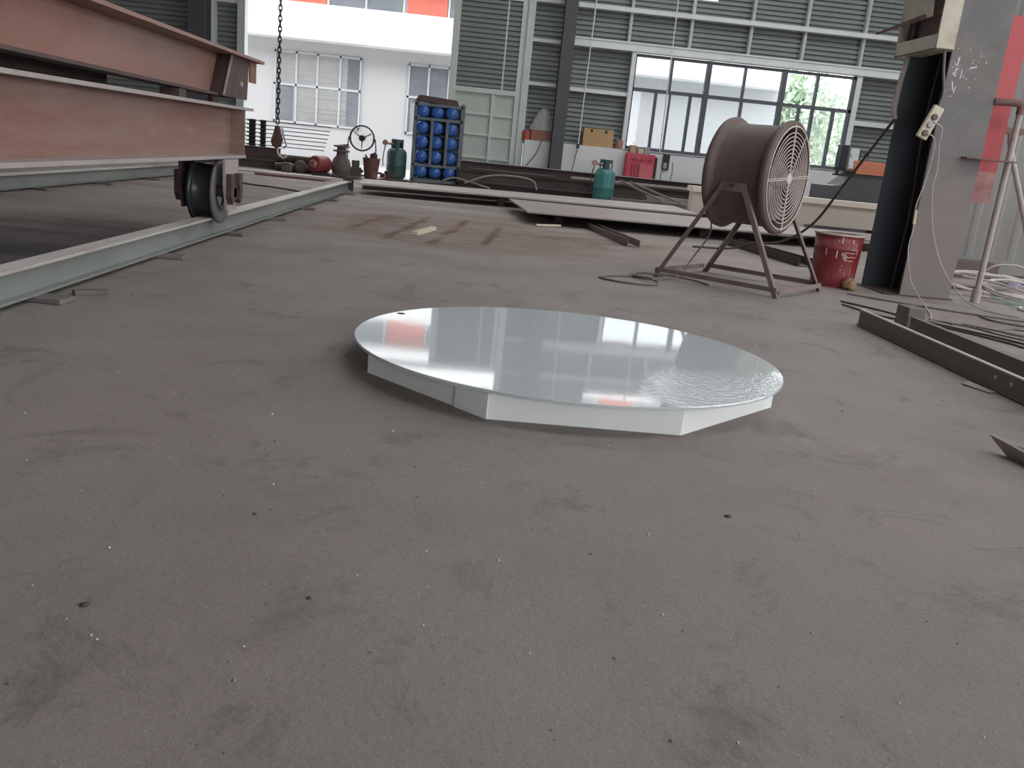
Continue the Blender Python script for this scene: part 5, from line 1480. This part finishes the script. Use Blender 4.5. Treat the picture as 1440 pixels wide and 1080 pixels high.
# round standing fan
sf = thing('pedestal_fan', 'round black wire fan standing before the white building', 'fan', (-2.36, 16.95, 0))
fx_, fy_, fz_ = -2.36, 16.95, 0.69
f = MB()
f.ring((fx_, fy_, fz_), 0.225, 0.016, 'y', 40, 6)
f.ring((fx_, fy_ + 0.06, fz_), 0.225, 0.012, 'y', 40, 6)
for k in range(24):
    a = 2 * math.pi * k / 24
    f.rod((fx_ + 0.05 * math.cos(a), fy_ - 0.03, fz_ + 0.05 * math.sin(a)), (fx_ + 0.225 * math.cos(a), fy_, fz_ + 0.225 * math.sin(a)), 0.0022, 4)
f.build('cage', 'black', sf)
MB().rod((fx_, fy_ - 0.035, fz_), (fx_, fy_ + 0.14, fz_), 0.055, 18).build('motor', 'black', sf)
for k in range(3):
    a = 2 * math.pi * k / 3 + 0.5
    u, v_ = Vector((math.cos(a), 0, math.sin(a))), Vector((-math.sin(a), 0, math.cos(a)))
    c_ = Vector((fx_, fy_ + 0.03, fz_))
    MB().prism([c_ + u * 0.05 - v_ * 0.012, c_ + u * 0.19 - v_ * 0.012 + Vector((0, .012, 0)), c_ + u * 0.19 + v_ * 0.012 - Vector((0, .012, 0)), c_ + u * 0.05 + v_ * 0.012], (0, 0.003, 0)).build('fan_blade', 'grey_case', sf)
f = MB()
f.tube([(fx_ - 0.25, fy_, fz_), (fx_ - 0.26, fy_, fz_ - 0.25), (fx_ - 0.24, fy_, 0.03)], 0.013, 8, 6)
f.tube([(fx_ + 0.25, fy_, fz_), (fx_ + 0.27, fy_, fz_ - 0.25), (fx_ + 0.25, fy_, 0.03)], 0.013, 8, 6)
f.rod((fx_ - 0.25, fy_, fz_), (fx_ - 0.2, fy_, fz_), 0.012, 8)
f.rod((fx_ + 0.25, fy_, fz_), (fx_ + 0.2, fy_, fz_), 0.012, 8)
f.box(fx_ - 0.3, fx_ + 0.3, fy_ - 0.15, fy_ + 0.15, 0, 0.03)
f.build('stand', 'rack_frame', sf)

# ------------------------------------------------------------------ grit and clods on the floor
gt = MB()
def pebble(mb, x, y, s):
    vs = []
    for d in ((1, 0, 0), (-1, 0, 0), (0, 1, 0), (0, -1, 0), (0, 0, 1)):
        j = random.uniform(0.6, 1.3)
        vs.append((x + d[0] * s * j, y + d[1] * s * j, 0.0005 + d[2] * s * j * 0.9))
    mb.add(vs, [(0, 2, 4), (2, 1, 4), (1, 3, 4), (3, 0, 4), (0, 3, 1, 2)])
for _ in range(600):
    yy = 0.55 + 5.0 * random.random() ** 1.4
    xx = random.uniform(-0.75, 0.75) * (yy + 0.4)
    if (xx - cx) ** 2 + (yy - cy) ** 2 < 0.8 ** 2:
        continue
    pebble(gt, xx, yy, random.uniform(0.0011, 0.0034) * (1.0 + 0.18 * yy))
tag(gt.build('floor_grit', 'grit'), 'fine grit scattered over the bare concrete floor', 'grit', None, 'stuff')
for (xx, yy, s, lab) in ((-0.565, 1.23, 0.0065, 'largest dark dirt clod on the lower left floor'), (-0.40, 1.61, 0.004, 'small dark clod on the floor left of centre'), (0.615, 1.79, 0.0065, 'small elongated dark chip on the floor below the platform front corner'), (-0.23, 1.30, 0.0045, 'small dark clod on the floor below centre')):
    cl = MB()
    vs, fs = [], []
    for j in range(6):
        th = math.pi / 2 * j / 5
        for i in range(10):
            ph = 2 * math.pi * i / 10
            q = 1 + random.uniform(-.25, .25)
            vs.append((xx + s * q * 1.3 * math.cos(th) * math.cos(ph), yy + s * q * 1.1 * math.cos(th) * math.sin(ph), s * 0.7 * math.sin(th)))
    for j in range(5):
        for i in range(10):
            fs.append((j * 10 + i, j * 10 + (i + 1) % 10, (j + 1) * 10 + (i + 1) % 10, (j + 1) * 10 + i))
    cl.add(vs, fs, True)
    tag(cl.build('dirt_clod', 'clod', None, (xx, yy, 0)), lab, 'dirt')
